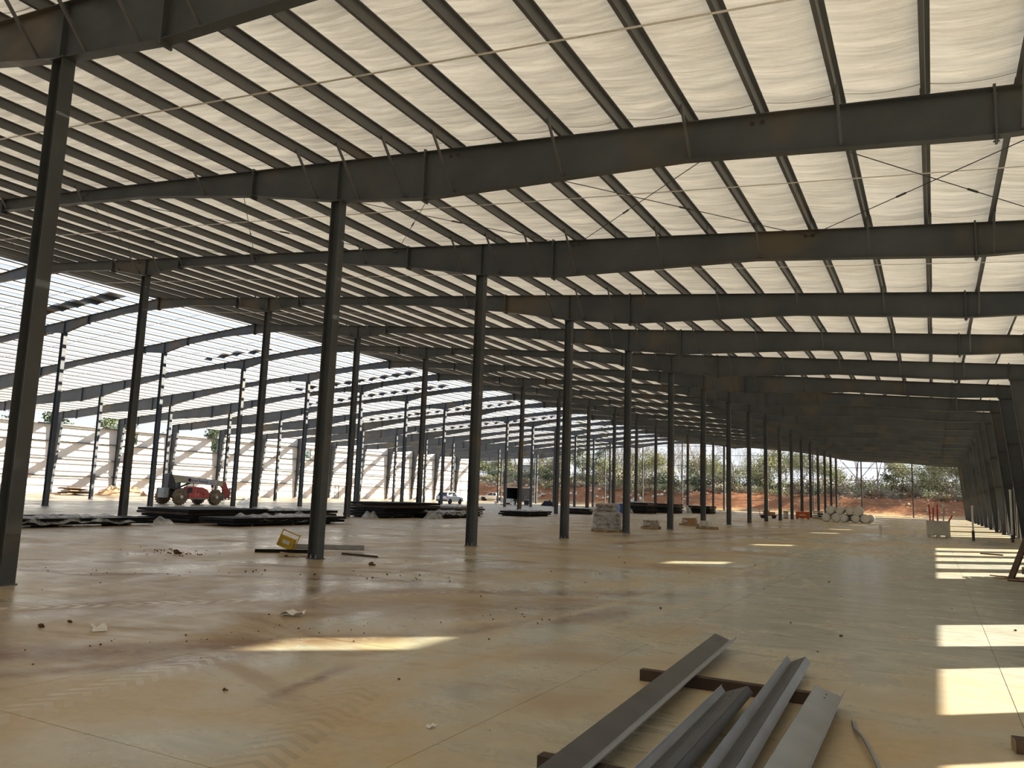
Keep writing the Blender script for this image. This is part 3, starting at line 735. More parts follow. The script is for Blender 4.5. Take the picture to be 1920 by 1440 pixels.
b = MB(); b.tube((-.12, -.03, .08), (.15, -.03, .27), .01, n=6); b.tube((-.15, -.03, .2), (.12, -.03, .1), .01, n=6); b.build('guard', M['darkgrey'], t)
def offcut(name, label, p, q, w, h, mat, cat='steel offcut'):
    p = Vector(p); q = Vector(q); o = thing(name, label, cat, p)
    d = q - p; bb = MB(); n = d.cross(Vector((0,0,1))).normalized() * w
    bb.bar((0,0,h*.08), d + Vector((0,0,h*.08)), w, h*.16); bb.build('leg', mat, o)
    bb = MB(); bb.bar(n*.45 + Vector((0,0,h*.5)), d + n*.45 + Vector((0,0,h*.5)), w*.1, h); bb.build('upright_leg', mat, o)
offcut('steel_angle', 'grey steel angle offcut behind the second dark column', (-15.9, 16.9, .06), (-14.25, 18.2, .06), .2, .14, M['galv'])
offcut('steel_angle', 'dark steel angle offcut under the yellow work light', (-16.1, 15.9, 0), (-15.0, 16.9, 0), .14, .09, M['black'])
offcut('steel_angle', 'thin dark steel angle pointing right past the second dark column', (-14.2, 17.2, 0), (-12.95, 17.15, 0), .06, .05, M['brownsteel'])
t = thing('rusty_plate', 'small rusty brown plate leaning at the foot of the second dark column', 'steel plate', (-14.55, 15.75, 0), .7)
b = MB(); b.obox((0, 0, .05), (.75, .25, .015), Matrix.Rotation(.12, 3, 'Y')); b.build('plate', M['wood'], t)
b = MB(); b.box(-.25, -.17, -.06, .06, 0, .03); b.build('shim', M['darkwood'], t)

# ------------------------------------------------------------------ bundles of black panels with plastic
def wrinkle_sheet(w, l, h, seed, nx=18, ny=26, amp=.07, drop=.25):
    rnd = random.Random(seed); ph = [rnd.uniform(0, 6.3) for _ in range(8)]
    def fn(u, v):
        x = (u-.5)*w; y = (v-.5)*l
        e = max(abs(2*u-1), abs(2*v-1)); z = h + amp * (math.sin(x*4.1+ph[0]+y*1.3)*math.sin(y*3.3+ph[1]) + .6*math.sin(y*7+ph[2]+x*2) * math.sin(x*6+ph[3]) + .5*math.sin(x*9+y*8+ph[4]))
        if e > .82: z -= drop * (e - .82) / .18
        return (x + .05*math.sin(y*5+ph[5]), y + .06*math.sin(x*5+ph[6]), max(.012, z))
    b = MB(); b.smooth = True; b.grid(nx, ny, fn); return b
def bundle(label, x, y, w, l, h, layers, rz=0, mat='black', plastic=True, seed=1, group='black panel bundles on the floor'):
    t = thing('panel_bundle', label, 'panel bundle', (x, y, 0), rz, group); rnd = random.Random(seed)
    for yy in (-.35*l, 0, .35*l):
        b = MB(); b.box(-w/2, w/2, yy-.05, yy+.05, 0, .09); b.build('bearer', M['darkwood'], t)
    z = .09; th = (h - .09) / layers
    for k in range(layers):
        dx, dl = rnd.uniform(-.12, .12), rnd.uniform(-.35, .1); hh = th * .82
        b = MB(); b.prism([(-w/2+dx, z), (w/2+dx, z), (w/2+dx, z+hh*.3), (w/2+dx-.03, z+hh*.35), (w/2+dx-.03, z+hh*.65), (w/2+dx, z+hh*.7), (w/2+dx, z+hh), (-w/2+dx, z+hh)], -l/2 - dl, l/2 + dl, 'Y')
        b.build('panel', M[mat] if k != layers - 2 or layers < 3 else M['brownsteel'], t); z += th
    if plastic:
        o = place(wrinkle_sheet(w*1.04, l*.72, h + .015, seed, drop=min(.2, h*.6)).rawmesh('plastic_sheet', M['plastic']), 'plastic_sheet', (0, rnd.uniform(-.1, .1)*l, 0), parent=t)
    return t
bundle('low black panel bundle with plastic, behind the nearest column at far left', -29.0, 18.2, 1.7, 8.2, .34, 2, .0, seed=3)
bundle('thin black panel bundle behind another one at far left, no plastic', -32.3, 17.8, .7, 7.6, .30, 1, .02, plastic=False, seed=4)
bundle('wide black panel bundle topped by crumpled plastic, in front of the red machine', -27.0, 27.9, 2.0, 7.4, .38, 2, .03, seed=5)
bundle('tall dark panel bundle left of the plastic topped one, in front of the red machine', -30.6, 26.9, 3.2, 5.0, .62, 4, .05, plastic=False, seed=6)
bundle('long black panel bundle lying farther back behind the plastic topped one', -30.2, 31.8, 2.6, 5.6, .55, 3, .0, seed=7)
bundle('high uneven stack of black panels, left of the fourth dark column', -31.2, 42.8, 3.0, 6.4, .98, 5, .0, plastic=False, seed=8)
bundle('low black panel bundle with plastic at the foot of the high stack', -29.2, 46.2, 1.8, 6.2, .42, 2, .06, seed=9)
bundle('grey wrapped stack of ribbed panels between the high black stack and a dark column', -31.8, 51.2, 2.8, 4.6, .72, 4, .12, mat='greypaint', seed=10)
bundle('plastic wrapped low black bundle left of the fifth dark column', -29.6, 58.6, 2.4, 5.4, .42, 2, .05, seed=11)
bundle('small black bundle with plastic left of the wrapped sack pallet', -30.6, 73.5, 2.6, 4.4, .55, 3, .02, seed=12)
bundle('tall stack of black panels topped with white plastic, right of the blue tub', -30.2, 89.4, 2.8, 4.6, 1.25, 6, .0, seed=13)
bundle('tall stack of dark panels just right of the white topped stack', -29.6, 97.6, 3.2, 4.6, 1.15, 6, .05, plastic=False, seed=14)
bundle('far low stack of black panels left of the small cardboard pallet', -27.2, 105.0, 3.0, 4.0, 1.0, 5, .0, seed=15)
def heap(name, label, cat, x, y, w, l, h, mat, seed, rz=0, rough=.25, n=20):
    t = thing(name, label, cat, (x, y, 0), rz); rnd = random.Random(seed); ph = [rnd.uniform(0, 6.3) for _ in range(8)]
    def fn(u, v):
        a, b = 2*u-1, 2*v-1; e = max(0, 1 - (a*a + b*b)); xx, yy = a*w/2, b*l/2
        z = h * e ** .6 * (1 + rough * (math.sin(xx*6+ph[0]) * math.sin(yy*5+ph[1]) + .7*math.sin(xx*13+yy*9+ph[2])))
        return (xx, yy, max(0.004, z))
    b = MB(); b.smooth = False; b.grid(n, n, fn); place(b.rawmesh('surface', mat), 'surface', parent=t); return t
heap('crumpled_plastic', 'crumpled clear plastic at the left end of the high black stack', 'plastic sheet', -30.4, 39.2, .9, 1.1, .4, M['plastic'], 1)
heap('crumpled_plastic', 'crumpled clear plastic in front of the high black stack', 'plastic sheet', -28.3, 43.0, 1.0, 1.6, .4, M['plastic'], 2)
heap('crumpled_plastic', 'white plastic heap between the blue tub and the tall white topped stack', 'plastic sheet', -30.6, 85.6, 1.6, 1.6, .7, M['plastic'], 3)
heap('crumpled_plastic', 'long white plastic heap right of the tall dark stack', 'plastic sheet', -28.2, 101.2, 1.7, 2.0, .9, M['plastic'], 4)
heap('crumpled_plastic', 'white plastic scraps right of the farthest low stack', 'plastic sheet', -24.8, 108.0, 3.4, 2.0, .5, M['plastic'], 5)
heap('crumpled_plastic', 'loose plastic at the right end of the low bundle far left', 'plastic sheet', -28.6, 22.9, .9, 1.0, .25, M['plastic'], 6)

# ------------------------------------------------------------------ pallets
def pallet_parts(t, w=1.2, l=1.0, z=0.0):
    for k in range(7):
        b = MB(); xx = -w/2 + .05 + k * (w - .1) / 6; b.box(xx - .05, xx + .05, -l/2, l/2, z + .115, z + .135); b.build('deck_board', M['wood'], t)
    for yy in (-l/2 + .05, 0, l/2 - .05):
        b = MB(); b.box(-w/2, w/2, yy - .045, yy + .045, z + .02, z + .115); b.build('stringer', M['wood'], t)
    for xx in (-w/2 + .06, 0, w/2 - .06):
        b = MB(); b.box(xx - .06, xx + .06, -l/2, l/2, z, z + .02); b.build('bottom_board', M['wood'], t)
t = thing('wrapped_pallet', 'tall pallet of grey sacks wrapped in plastic, left of the fifth dark column', 'pallet', (-15.0, 39.1, 0), .2)
pallet_parts(t, 1.45, 1.2)
rnd = random.Random(5)
sk = MB(); 
def sack_mesh(seed):
    r = random.Random(seed); b = MB(); b.smooth = True
    def fn(u, v):
        th = 2*math.pi*u; ph = math.pi*(v-.5)
        se = lambda c, e: math.copysign(abs(c)**e, c)
        x = .235*se(math.cos(ph), .5)*se(math.cos(th), .45); y = .30*se(math.cos(ph), .5)*se(math.sin(th), .45); z = .105*se(math.sin(ph), .7)
        return (x, y, z + .01*math.sin(9*x+seed)*math.cos(11*y))
    b.grid(12, 8, fn); return b.mesh('sack', M['sack'])
SK = [sack_mesh(k) for k in range(3)]
for lay in range(6):
    nx = 3 if lay < 4 else 2
    for ix in range(nx):
        for iy in range(2):
            place(SK[(lay + ix) % 3], 'sack', ((ix - (nx-1)/2) * .46 + (-.08 if nx == 2 else 0) + rnd.uniform(-.02, .02), (iy - .5) * .56 + rnd.uniform(-.02, .02), .245 + lay * .215), (0, 0, rnd.uniform(-.06, .06)), t)
b = MB(); b.smooth = True
def wrapf(u, v):
    th = 2*math.pi*u; z = .10 + 1.36*v; k = 1.0 - (.14 if v > .62 else 0) + .02*math.sin(7*th + 9*v) + .025*math.sin(23*v + 3*th)
    se = lambda c: math.copysign(abs(c)**.35, c)
    return (.74*k*se(math.cos(th)) - (.05 if v > .62 else 0), .62*k*se(math.sin(th)), z)
b.grid(40, 18, wrapf); place(b.rawmesh('plastic_wrap', M['plastic']), 'plastic_wrap', parent=t)
def small_pallet(label, x, y, rz, w, l, boxh, mat, bw=.8, side=0):
    t = thing('loaded_pallet', label, 'pallet', (x, y, 0), rz); pallet_parts(t, w, l)
    b = MB(); k = bw / 2
    b.prism([(-w*k+side, .137), (w*k+side, .137), (w*k*.93+side, .137+boxh), (0+side, .137+boxh*.93), (-w*k*.95+side, .137+boxh*1.02)], -l*.4, l*.4, 'Y'); b.build('carton', mat, t)
    c = wrinkle_sheet(w*bw*1.08, l*.86, .15+boxh, 3, 8, 8, .02, boxh*.8); place(c.rawmesh('plastic_wrap', M['plastic']), 'plastic_wrap', parent=t)
    b = MB(); b.box(-w*k+side-.01, w*k+side+.01, -.03, .03, .137, .139+boxh*1.03); b.build('band', M['offwhite'], t)
small_pallet('small pallet with a pinkish wrapped carton, just right of the fifth dark column', -14.75, 45.6, .1, 1.0, 1.0, .36, M['sack'])
small_pallet('small pallet with a brown cardboard carton behind a dark column', -14.9, 54.6, .05, 1.25, 1.0, .38, M['card'], .7)
small_pallet('flat pallet carrying one small wrapped bundle in front of a dark column', -12.55, 50.0, .3, 1.35, 1.1, .34, M['palegrey'], .4, -.2)
t = thing('blue_tub', 'bright blue plastic tub standing behind the wrapped sack pallet', 'tub', (-30.9, 83.6, 0))
b = MB(); b.prism([(-.62, 0), (.62, 0), (.75, 1.0), (-.75, 1.0)], -.6, .6, 'Y'); b.build('tub', M['blue'], t, .04)
b = MB(); b.box(-.8, .8, -.66, .66, .98, 1.06); b.build('rim', M['blue'], t, .02)
b = MB(); b.box(-.55, -.35, -.6, .6, -.0, .04); b.box(.35, .55, -.6, .6, 0, .04); b.build('skid', M['darkgrey'], t)

# ------------------------------------------------------------------ insulation rolls
rm = MB(); rm.smooth = True
prof = [(.10, -.60), (.30, -.63), (.40, -.60), (.435, -.52), (.43, -.2), (.44, .1), (.43, .5), (.40, .6), (.3, .63), (.1, .6)]
rm.lathe(prof, (0, 0, 0), 'Y', 20); RM = rm.mesh('roll', M['insroll'])
cm = MB(); cm.lathe([(.12, -.645), (.33, -.642), (.33, -.632), (.12, -.632)], (0,0,0), 'Y', 20); CMm = cm.mesh('wrapped_end', M['offwhite'])
rows = [(-9.75, 0), (-8.85, 0), (-7.98, 0), (-7.13, 0), (-6.25, 0), (-9.3, 1), (-8.42, 1), (-7.55, 1), (-6.72, 1), (-5.75, 0)]
names = ['leftmost on the floor', 'second on the floor', 'third on the floor', 'fourth on the floor', 'fifth on the floor', 'leftmost on top', 'second on top', 'third on top', 'rightmost on top', 'last at the right, set back']
for (x, lv), nm in zip(rows, names):
    rr = random.Random(int(x*10)); back_ = .9 if 'back' in nm else 0
    t = thing('insulation_roll', f'pale plastic wrapped insulation roll of the heap, {nm}', 'insulation roll', (x, 87.6 + back_ + rr.uniform(-.1, .1), .44 + lv * .74), rr.uniform(-.12, .12), 'insulation rolls in a heap')
    k_ = rr.uniform(.93, 1.06); t.scale = (k_, rr.uniform(.9, 1.1), k_); t.rotation_euler = (rr.uniform(-.05, .05), 0, rr.uniform(-.3, .3))
    place(RM, 'roll', parent=t); place(CMm, 'wrapped_end', parent=t)

# ------------------------------------------------------------------ orange job box and clutter near the far columns
t = thing('job_box', 'orange steel job box between two far dark columns', 'job box', (-13.05, 94.8, 0), .06)
b = MB(); b.box(-.72, .72, -.38, .38, .12, .72); b.build('body', M['orange'], t, .015)
b = MB(); b.prism([(-.40, .73), (.40, .73), (.40, .80), (.1, .86), (-.40, .80)], -.74, .74, 'X'); b.build('lid', M['orange'], t, .01)
b = MB(); b.box(-.35, .35, -.392, -.385, .42, .52); b.build('name_strip', M['sticker'], t)
b = MB(); b.box(-.66, -.5, -.36, .36, 0, .12); b.box(.5, .66, -.36, .36, 0, .12); b.build('skid', M['darkgrey'], t)
t = thing('wire_spool', 'dark round spool standing left of the orange job box', 'spool', (-15.0, 95.6, 0))
b = MB(); b.lathe([(.35, 0), (.35, .05), (.2, .06), (.2, .74), (.35, .75), (.35, .8)], (0,0,0), 'Z', 16); b.build('drum', M['darkgrey'], t)
b = MB(); b.lathe([(.27, .08), (.29, .4), (.27, .72)], (0,0,0), 'Z', 16); b.build('wound_wire', M['palegrey'], t)
t = thing('tool_cart', 'reddish brown tool cart heaped with gear, left of the dark spool', 'tool cart', (-16.2, 91.5, 0))
b = MB(); b.box(-.9, .9, -.4, .4, .28, .36); b.build('deck', M['brownsteel'], t)
for sx in (-.6, .6):
    for sy in (-.42, .42): b = MB(); b.lathe([(.17, -.05), (.17, .05)], (sx, sy, .17), 'Y', 12); b.build('wheel', M['rubber'], t)
b = MB(); b.box(-.5, .1, -.3, .3, .36, .85); b.box(.2, .7, -.25, .2, .36, .7); b.build('tool_case', M['card'], t)
b = MB(); b.tube((-.85, 0, .36), (-1.05, 0, 1.1), .03, n=6); b.tube((-.3, .1, .85), (-.2, .1, 1.15), .12, .1, 8); b.build('push_handle', M['red'], t)
t = thing('sheet_pallet', 'grey stack of sheets on a pallet right of the orange job box', 'pallet', (-12.2, 101.5, 0)); pallet_parts(t, 1.2, 1.0)
for k in range(4): b = MB(); b.box(-.55, .55, -.48, .48, .14 + k*.2, .30 + k*.2); b.build('sheet_pack', M['greypaint'], t)
t = thing('scrap_pile', 'dark scrap pile left of the insulation roll heap', 'scrap pile', (-10.9, 96.0, 0))
for k in range(6):
    b = MB(); b.obox((random.uniform(-.4,.4), random.uniform(-.3,.3), .12 + .1*k), (random.uniform(.5,.9), .2, .12), Matrix.Rotation(random.uniform(0,3), 3, 'Z') @ Matrix.Rotation(random.uniform(-.5,.5), 3, 'Y')); b.build('scrap', [M['darkwood'], M['offwhite'], M['black']][k % 3], t)

# ------------------------------------------------------------------ bin with red barricade boards
t = thing('collapsible_bin', 'pale grey bulk bin holding red boards, near the right wall', 'bin', (.18, 55.3, 0), .03)
b = MB()
b.box(-.62, .62, -.55, -.50, .16, .98); b.box(-.62, .62, .50, .55, .16, .98); b.box(-.62, -.57, -.5, .5, .16, .98); b.box(.57, .62, -.5, .5, .16, .98); b.box(-.6, .6, -.52, .52, .14, .2)
b.build('body', M['palegrey'], t, .01)
for sx in (-.5, 0, .5): b = MB(); b.box(sx - .1, sx + .1, -.52, .52, 0, .14); b.build('foot', M['palegrey'], t)
for xx in (-.3, .3):
    b = MB(); b.box(xx - .26, xx + .26, -.562, -.552, .5, .9); b.build('drop_panel', M['palegrey'], t)
b = MB(); b.box(-.64, .64, -.57, .57, .95, 1.0); b.box(-.56, .56, -.5, .5, .93, .952); b.build('rim', M['palegrey'], t)
for k, (x0, y0, x1, y1, h, w, lab) in enumerate(((-.38, -.2, -.45, -.2, 1.95, .14, 'leftmost red board standing in the grey bin'), (-.30, 0.1, -.22, .1, 1.8, .13, 'second red board from left standing in the grey bin'),
        (-.02, -.1, .0, -.1, 1.98, .16, 'tallest red board in the middle of the grey bin'), (.28, .1, .34, .1, 1.85, .12, 'red board right of the tallest one in the grey bin'), (.15, -.25, .78, -.25, 1.35, .14, 'red board leaning far right out of the grey bin'))):
    tt = thing('barricade_board', lab, 'board', (.18 + x0, 55.3 + y0, 1.0), 0, 'red boards in the grey bin')
    b = MB(); b.bar((0, 0, -.75), (x1 - x0, y1 - y0, h - 1.0), w, w * .55); b.build('board', M['red'], tt)
    b = MB(); b.tube((0, .025, -.6), ((x1-x0)*.9, .025, h - 1.05), .012, n=6); b.build('stiffening_rod', M['orange'], tt)
tt = thing('white_stake', 'white capped stake among the red boards in the grey bin', 'stake', (.47, 55.35, 1.0)); b = MB(); b.bar((0,0,-.75), (.02,0,.95), .06, .06); b.build('stake', M['offwhite'], tt); b = MB(); b.box(-.05, .09, -.06, .06, .82, 1.06); b.build('cap', M['white'], tt)
def pipe(label, x, y, h, r, sleeve=0):
    t = thing('pipe_stub', label, 'pipe', (x, y, 0)); b = MB(); b.tube((0,0,0), (0,0,h), r, n=12); b.build('pipe', M['offwhite'], t)
    b = MB(); b.lathe([(r*1.25, h-.1), (r*1.25, h), (r*.9, h)], (0,0,0), 'Z', 12); b.build('cap', M['offwhite'], t)
    b = MB(); b.lathe([(r*1.5, 0), (r*1.5, max(.03, sleeve)), (r*1.05, max(.05, sleeve+.02))], (0,0,0), 'Z', 12); b.build('sleeve', M['darkgrey'] if sleeve else M['offwhite'], t)
pipe('thick short white pipe stub rising from the slab left of the grey bin', -2.85, 52.3, .66, .075)
pipe('thin short white pipe stub between the thick stub and the grey bin', -1.05, 54.0, .34, .03)
pipe('tall white pipe with dark base right of the grey bin', 1.92, 52.6, 1.98, .05, .55)
pipe('tallest white pipe standing right in front of the tapered wall columns', 3.85, 53.2, 2.95, .055, .4)
pipe('small white pipe stub at the near right corner of the grey bin', .78, 53.4, .25, .03)

# ------------------------------------------------------------------ pallets and leaning plank at the right edge
def rough_pallet(label, x, y, z, rz):
    t = thing('wooden_pallet', label, 'pallet', (x, y, z), rz, 'empty pallets stacked at the right edge'); pallet_parts(t, 1.2, 1.0)
    return t
for k in range(7): rough_pallet(f'empty wooden pallet at the right edge, {["lowest", "second", "third", "fourth", "fifth", "sixth", "topmost"][k]} in its stack', 2.72 + random.uniform(-.1, .1), 25.7 + random.uniform(-.06, .06), k * .137, random.uniform(-.15, .15))
t = thing('leaning_plank', 'dark plank leaning against the pallet stack at the right edge', 'plank', (1.72, 24.85, 0))
b = MB(); b.bar((0, 0, .03), (.62, .55, 1.55), .17, .06); b.build('plank', M['darkwood'], t, .006)
b = MB(); b.obox((.02, .0, .02), (.3, .2, .04), RZ(.3)); b.build('foot_cleat', M['darkwood'], t)
for k, (x, y, rz, L) in enumerate(((1.75, 25.5, .9, 1.1), (2.0, 24.6, 1.25, 1.4), (2.2, 24.25, 1.45, 1.2))):
    t = thing('loose_board', ['pale loose board on the floor left of the leaning plank', 'loose board under the foot of the leaning plank', 'dark loose board in front of the leaning plank'][k], 'board', (x, y, 0), rz)
    b = MB(); b.box(-.05, .05, -L/2, L/2, 0, .03); b.build('board', M['wood'] if k < 2 else M['darkwood'], t); b = MB(); b.box(-.045, .045, -L/2 - .002, -L/2, .002, .028); b.build('end_grain', M['wood'], t)
t = thing('lumber_offcut', 'short dark lumber offcut lying in the sun stripes near the right wall', 'board', (2.0, 37.6, 0), 1.0)
b = MB(); b.box(-.06, .06, -.45, .45, 0, .05); b.build('board', M['darkwood'], t); b = MB(); b.box(-.055, .055, -.452, -.45, .002, .048); b.build('end_grain', M['wood'], t)

# ------------------------------------------------------------------ lettering
def lettering(name, text, size, mat, parent, loc, rot, ext=.004, align='CENTER'):
    cu = bpy.data.curves.new(name, 'FONT'); cu.body = text; cu.size = size; cu.extrude = ext; cu.align_x = align; cu.align_y = 'CENTER'
    tmp = bpy.data.objects.new(name + '_tmp', cu); COL.objects.link(tmp)
    dg = bpy.context.evaluated_depsgraph_get(); me = bpy.data.meshes.new_from_object(tmp.evaluated_get(dg)); me.name = name
    bpy.data.objects.remove(tmp); bpy.data.curves.remove(cu)
    me.materials.clear(); me.materials.append(mat)
    return place(me, name, loc, rot, parent)

# ------------------------------------------------------------------ wheels
def wheel_mesh(r, w, lug=0):
    b = MB(); b.smooth = False
    b.lathe([(r*.55, -w/2), (r*.9, -w/2), (r, -w*.36), (r, w*.36), (r*.9, w/2), (r*.55, w/2)], (0,0,0), 'X', 24)
    if lug:
        for k in range(18):
            a = 2*math.pi*k/18
            for s in (-1, 1):
                a2 = a + (.17 if s > 0 else 0)
                Mx = Matrix.Rotation(a2, 3, 'X') @ Matrix.Rotation(.5*s, 3, 'Z')
                b.obox(Matrix.Rotation(a2, 3, 'X') @ Vector((s*w*.25, 0, r + .012)), (w*.5, .06, .055), Mx)
    return b
def rim_mesh(r, w):
    b = MB(); b.lathe([(r*.1, -w*.3), (r*.5, -w*.3), (r*.56, -w*.5), (r*.56, w*.5), (r*.5, w*.3), (r*.1, w*.34)], (0,0,0), 'X', 20); return b

# ------------------------------------------------------------------ telescopic handler
T = thing('telehandler', 'faded red telescopic forklift with cream boom and muddy tyres by the white wall', 'forklift', (-52.95, 44.75, 0), 0)
WM = wheel_mesh(.60, .42, 1).mesh('wheel', M['mudrubber']); RMm = rim_mesh(.60, .42).mesh('rim', M['greypaint'])
hubm = MB(); hubm.lathe([(.12, -.25), (.12, .25)], (0,0,0), 'X', 12); hubm = hubm.mesh('hub', M['white'])
for sx in (-1, 1):
    for sy in (-1.7, 1.75):
        w = place(WM, 'wheel', (sx*.98, sy, .63), parent=T); place(RMm, 'rim', parent=w); place(hubm, 'hub', parent=w)
b = MB(); b.box(-.5, .5, -2.5, 2.3, .55, .95); b.box(-.45, .45, -2.75, -1.2, .95, 1.25); b.build('chassis', M['darkgrey'], T)
b = MB(); b.box(-.8, .8, -1.78, -1.62, .56, .70); b.box(-.8, .8, 1.67, 1.83, .56, .70); b.build('axle', M['darkgrey'], T)
b = MB(); b.prism([(-1.05, .52), (1.0, .52), (1.05, .9), (.85, 1.18), (.35, 1.40), (-.5, 1.46), (-1.0, 1.44)], .48, 1.16, 'X')
eng = b.build('engine_cover', M['faderd'], T, .03)
for k in range(4):
    b = MB(); b.obox((1.165, -.15 + .2*k, 1.02 - .05*k), (.012, .05, .34 - .05*k), Matrix.Rotation(-.25, 3, 'X')); b.build('vent', M['darkgrey'], eng)
b = MB(); b.box(1.0, 1.165, -1.04, -.72, .95, 1.35); b.build('air_intake', M['darkgrey'], eng)
b = MB(); b.box(.5, 1.17, -1.0, 1.0, .46, .54); b.build('step_plate', M['greypaint'], T)
# cab
b = MB()
for (x, y) in ((-1.08, -.95), (-.30, -.95), (-1.08, .62), (-.30, .62)): b.tube((x, y, .9), (x, y * .9, 2.12), .035, n=6)
b.box(-1.12, -.26, -.9, .6, 2.10, 2.17); b.box(-1.12, -.26, -1.0, .68, .80, .95); cab = b.build('cab', M['darkgrey'], T)
b = MB(); b.box(-1.09, -1.08, -.9, .58, 1.0, 2.1); b.box(-.30, -.29, -.9, .58, 1.25, 2.1); b.box(-1.06, -.3, .6, .61, 1.0, 2.1); b.build('cab_glass', M['glass'], cab)
b = MB(); b.box(-.95, -.45, -.6, -.1, .95, 1.3); b.box(-.95, -.45, -.66, -.54, 1.3, 1.75); b.build('seat', M['darkgrey'], cab)
# boom: sloping slightly down to the front
ang = math.atan2(-.30, 5.2)
def bz(y): return 2.06 + (y + 2.35) * -.30 / 5.2
b = MB(); b.prism([(-2.35, bz(-2.35)-.25), (2.85, bz(2.85)-.22), (2.85, bz(2.85)+.22), (-2.35, bz(-2.35)+.29)], .16, .56, 'X')
boom = b.build('boom', M['cream'], T, .02)
b = MB(); b.prism([(-.72, bz(-.72)-.20), (2.15, bz(2.15)-.17), (2.15, bz(2.15)+.17), (-.72, bz(-.72)+.22)], .562, .568, 'X'); stk = b.build('sign_panel', M['sticker'], boom)
yc = .42
rotB = (math.pi/2 , 0, math.pi/2)
tx = lettering('lettering', 'United Rentals', .34, M['ink'], boom, (.573, .30, bz(.30)), (math.pi/2, 0, math.pi/2)); tx.rotation_euler = (Matrix.Rotation(ang, 3, 'X') @ Matrix.Rotation(math.pi/2, 3, 'Z') @ Matrix.Rotation(math.pi/2, 3, 'X')).to_euler()
tx2 = lettering('lettering', 'JLG', .36, M['inkgrey'], boom, (.573, 1.78, bz(1.78)), (0,0,0)); tx2.rotation_euler = tx.rotation_euler
b = MB(); b.lathe([(.10, .572), (.145, .572), (.145, .578), (.10, .578)], (0, -.98 + .42, bz(-.56)), 'X', 20); b.box(.573, .578, -.62, -.56, bz(-.56) - .13, bz(-.56) + .13); b.build('emblem', M['ink'], boom)
for k in range(4): b = MB(); b.tube((.56, -2.1 + .12*(k%2), bz(-2.1) + .1 - .2*(k//2)), (.57, -2.1 + .12*(k%2), bz(-2.1) + .1 - .2*(k//2)), .03, n=8); b.build('bolt', M['darkgrey'], boom)
b = MB(); b.prism([(-2.62, 1.25), (-2.25, 1.25), (-1.85, 1.1), (-1.95, 1.75), (-2.3, 2.42), (-2.55, 2.40)], .10, .62, 'X'); b.build('boom_pivot', M['darkgrey'], T)
b = MB(); b.tube((.36, -1.9, 1.15), (.36, -.1, 1.82), .075, n=10); b.tube((.36, -.1, 1.82), (.36, .25, 1.93), .045, n=8); b.build('lift_cylinder', M['darkgrey'], T)
b = MB(); b.box(.05, .72, -3.0, -2.55, .55, 1.30); b.build('rear_box', M['greypaint'], T, .02)
b = MB(); b.prism([(2.80, bz(2.8)+.22), (3.15, bz(2.8)+.16), (3.75, .92), (3.68, .62), (3.42, .64), (3.05, 1.35), (2.80, bz(2.8)-.22)], .2, .52, 'X'); b.build('boom_head', M['faderd'], T, .02)
b = MB()
for z in (.55, .95, 1.3): b.box(-.5, 1.1, 3.72, 3.80, z, z + .09)
for x in (-.5, -.1, .35, .7, 1.02): b.box(x, x + .07, 3.73, 3.79, .42, 1.42)
b.build('carriage', M['darkgrey'], T)
for x in (-.15, .75): b = MB(); b.box(x, x + .13, 3.80, 5.0, .42, .48); b.box(x, x + .13, 3.78, 3.84, .42, 1.1); b.build('fork', M['darkgrey'], T)
b = MB(); b.tube((1.0, 1.35, .95), (1.0, 1.35, 1.5), .02, n=6); b.box(.97, 1.05, 1.25, 1.45, 1.4, 1.62); b.build('mirror', M['darkgrey'], T)
heap('crumpled_plastic', 'bundle of clear plastic lying beyond the forks of the red machine', 'plastic sheet', -52.6, 50.6, 1.6, 1.6, .5, M['plastic'], 11)

# ------------------------------------------------------------------ vehicles
def car_wheels(T, r, w, track, ys, mat='rubber'):
    wm = wheel_mesh(r, w).mesh('wheel', M[mat]); rm_ = rim_mesh(r, w).mesh('rim', M['chrome'])
    for sx in (-1, 1):
        for y in ys: o = place(wm, 'wheel', (sx*track/2, y, r), parent=T); place(rm_, 'rim', parent=o)
S = thing('white_suv', 'white sport utility car seen from behind near the far white wall', 'car', (-59.9, 95.0, 0), .03)
car_wheels(S, .36, .24, 1.60, (-1.35, 1.40))
b = MB(); b.prism([(-2.25, .42), (-2.30, .75), (-2.22, 1.02), (-1.2, 1.06), (1.0, 1.05), (2.0, .92), (2.28, .75), (2.30, .42), (1.85, .36), (1.75, .62), (1.40, .76), (1.05, .62), (.95, .34), (-.92, .34), (-1.0, .62), (-1.35, .76), (-1.7, .62), (-1.8, .40)], -.90, .90, 'X'); body = b.build('body', M['white'], S, .05)
b = MB()
prof = [(-2.18, 1.03, .84), (-1.85, 1.62, .66), (-1.2, 1.70, .64), (.1, 1.68, .64), (.95, 1.06, .80)]
vs = [(s*w, y, z) for y, z, w in prof for s in (-1, 1)]
b.add(vs, [(2*k, 2*k+1, 2*k+3, 2*k+2) for k in range(4)] + [(0, 2, 4, 6, 8), (9, 7, 5, 3, 1)]); b.build('cabin', M['white'], S)
b = MB(); e = .012
def quadglass(b, pts): b.add(pts, [tuple(range(len(pts)))])
for s in (-1, 1):
    quadglass(b, [(s*(.815), -1.9, 1.10), (s*.70, -1.62, 1.56), (s*.675, -.75, 1.62), (s*.80, -.75, 1.10)])
    quadglass(b, [(s*.812, -.68, 1.10), (s*.675, -.68, 1.62), (s*.68, .05, 1.60), (s*.815, .65, 1.10)])
quadglass(b, [(-.74, -2.175, 1.10), (.74, -2.175, 1.10), (.62, -1.92, 1.55), (-.62, -1.92, 1.55)])
quadglass(b, [(-.72, .92, 1.12), (.72, .92, 1.12), (.58, .18, 1.63), (-.58, .18, 1.63)])
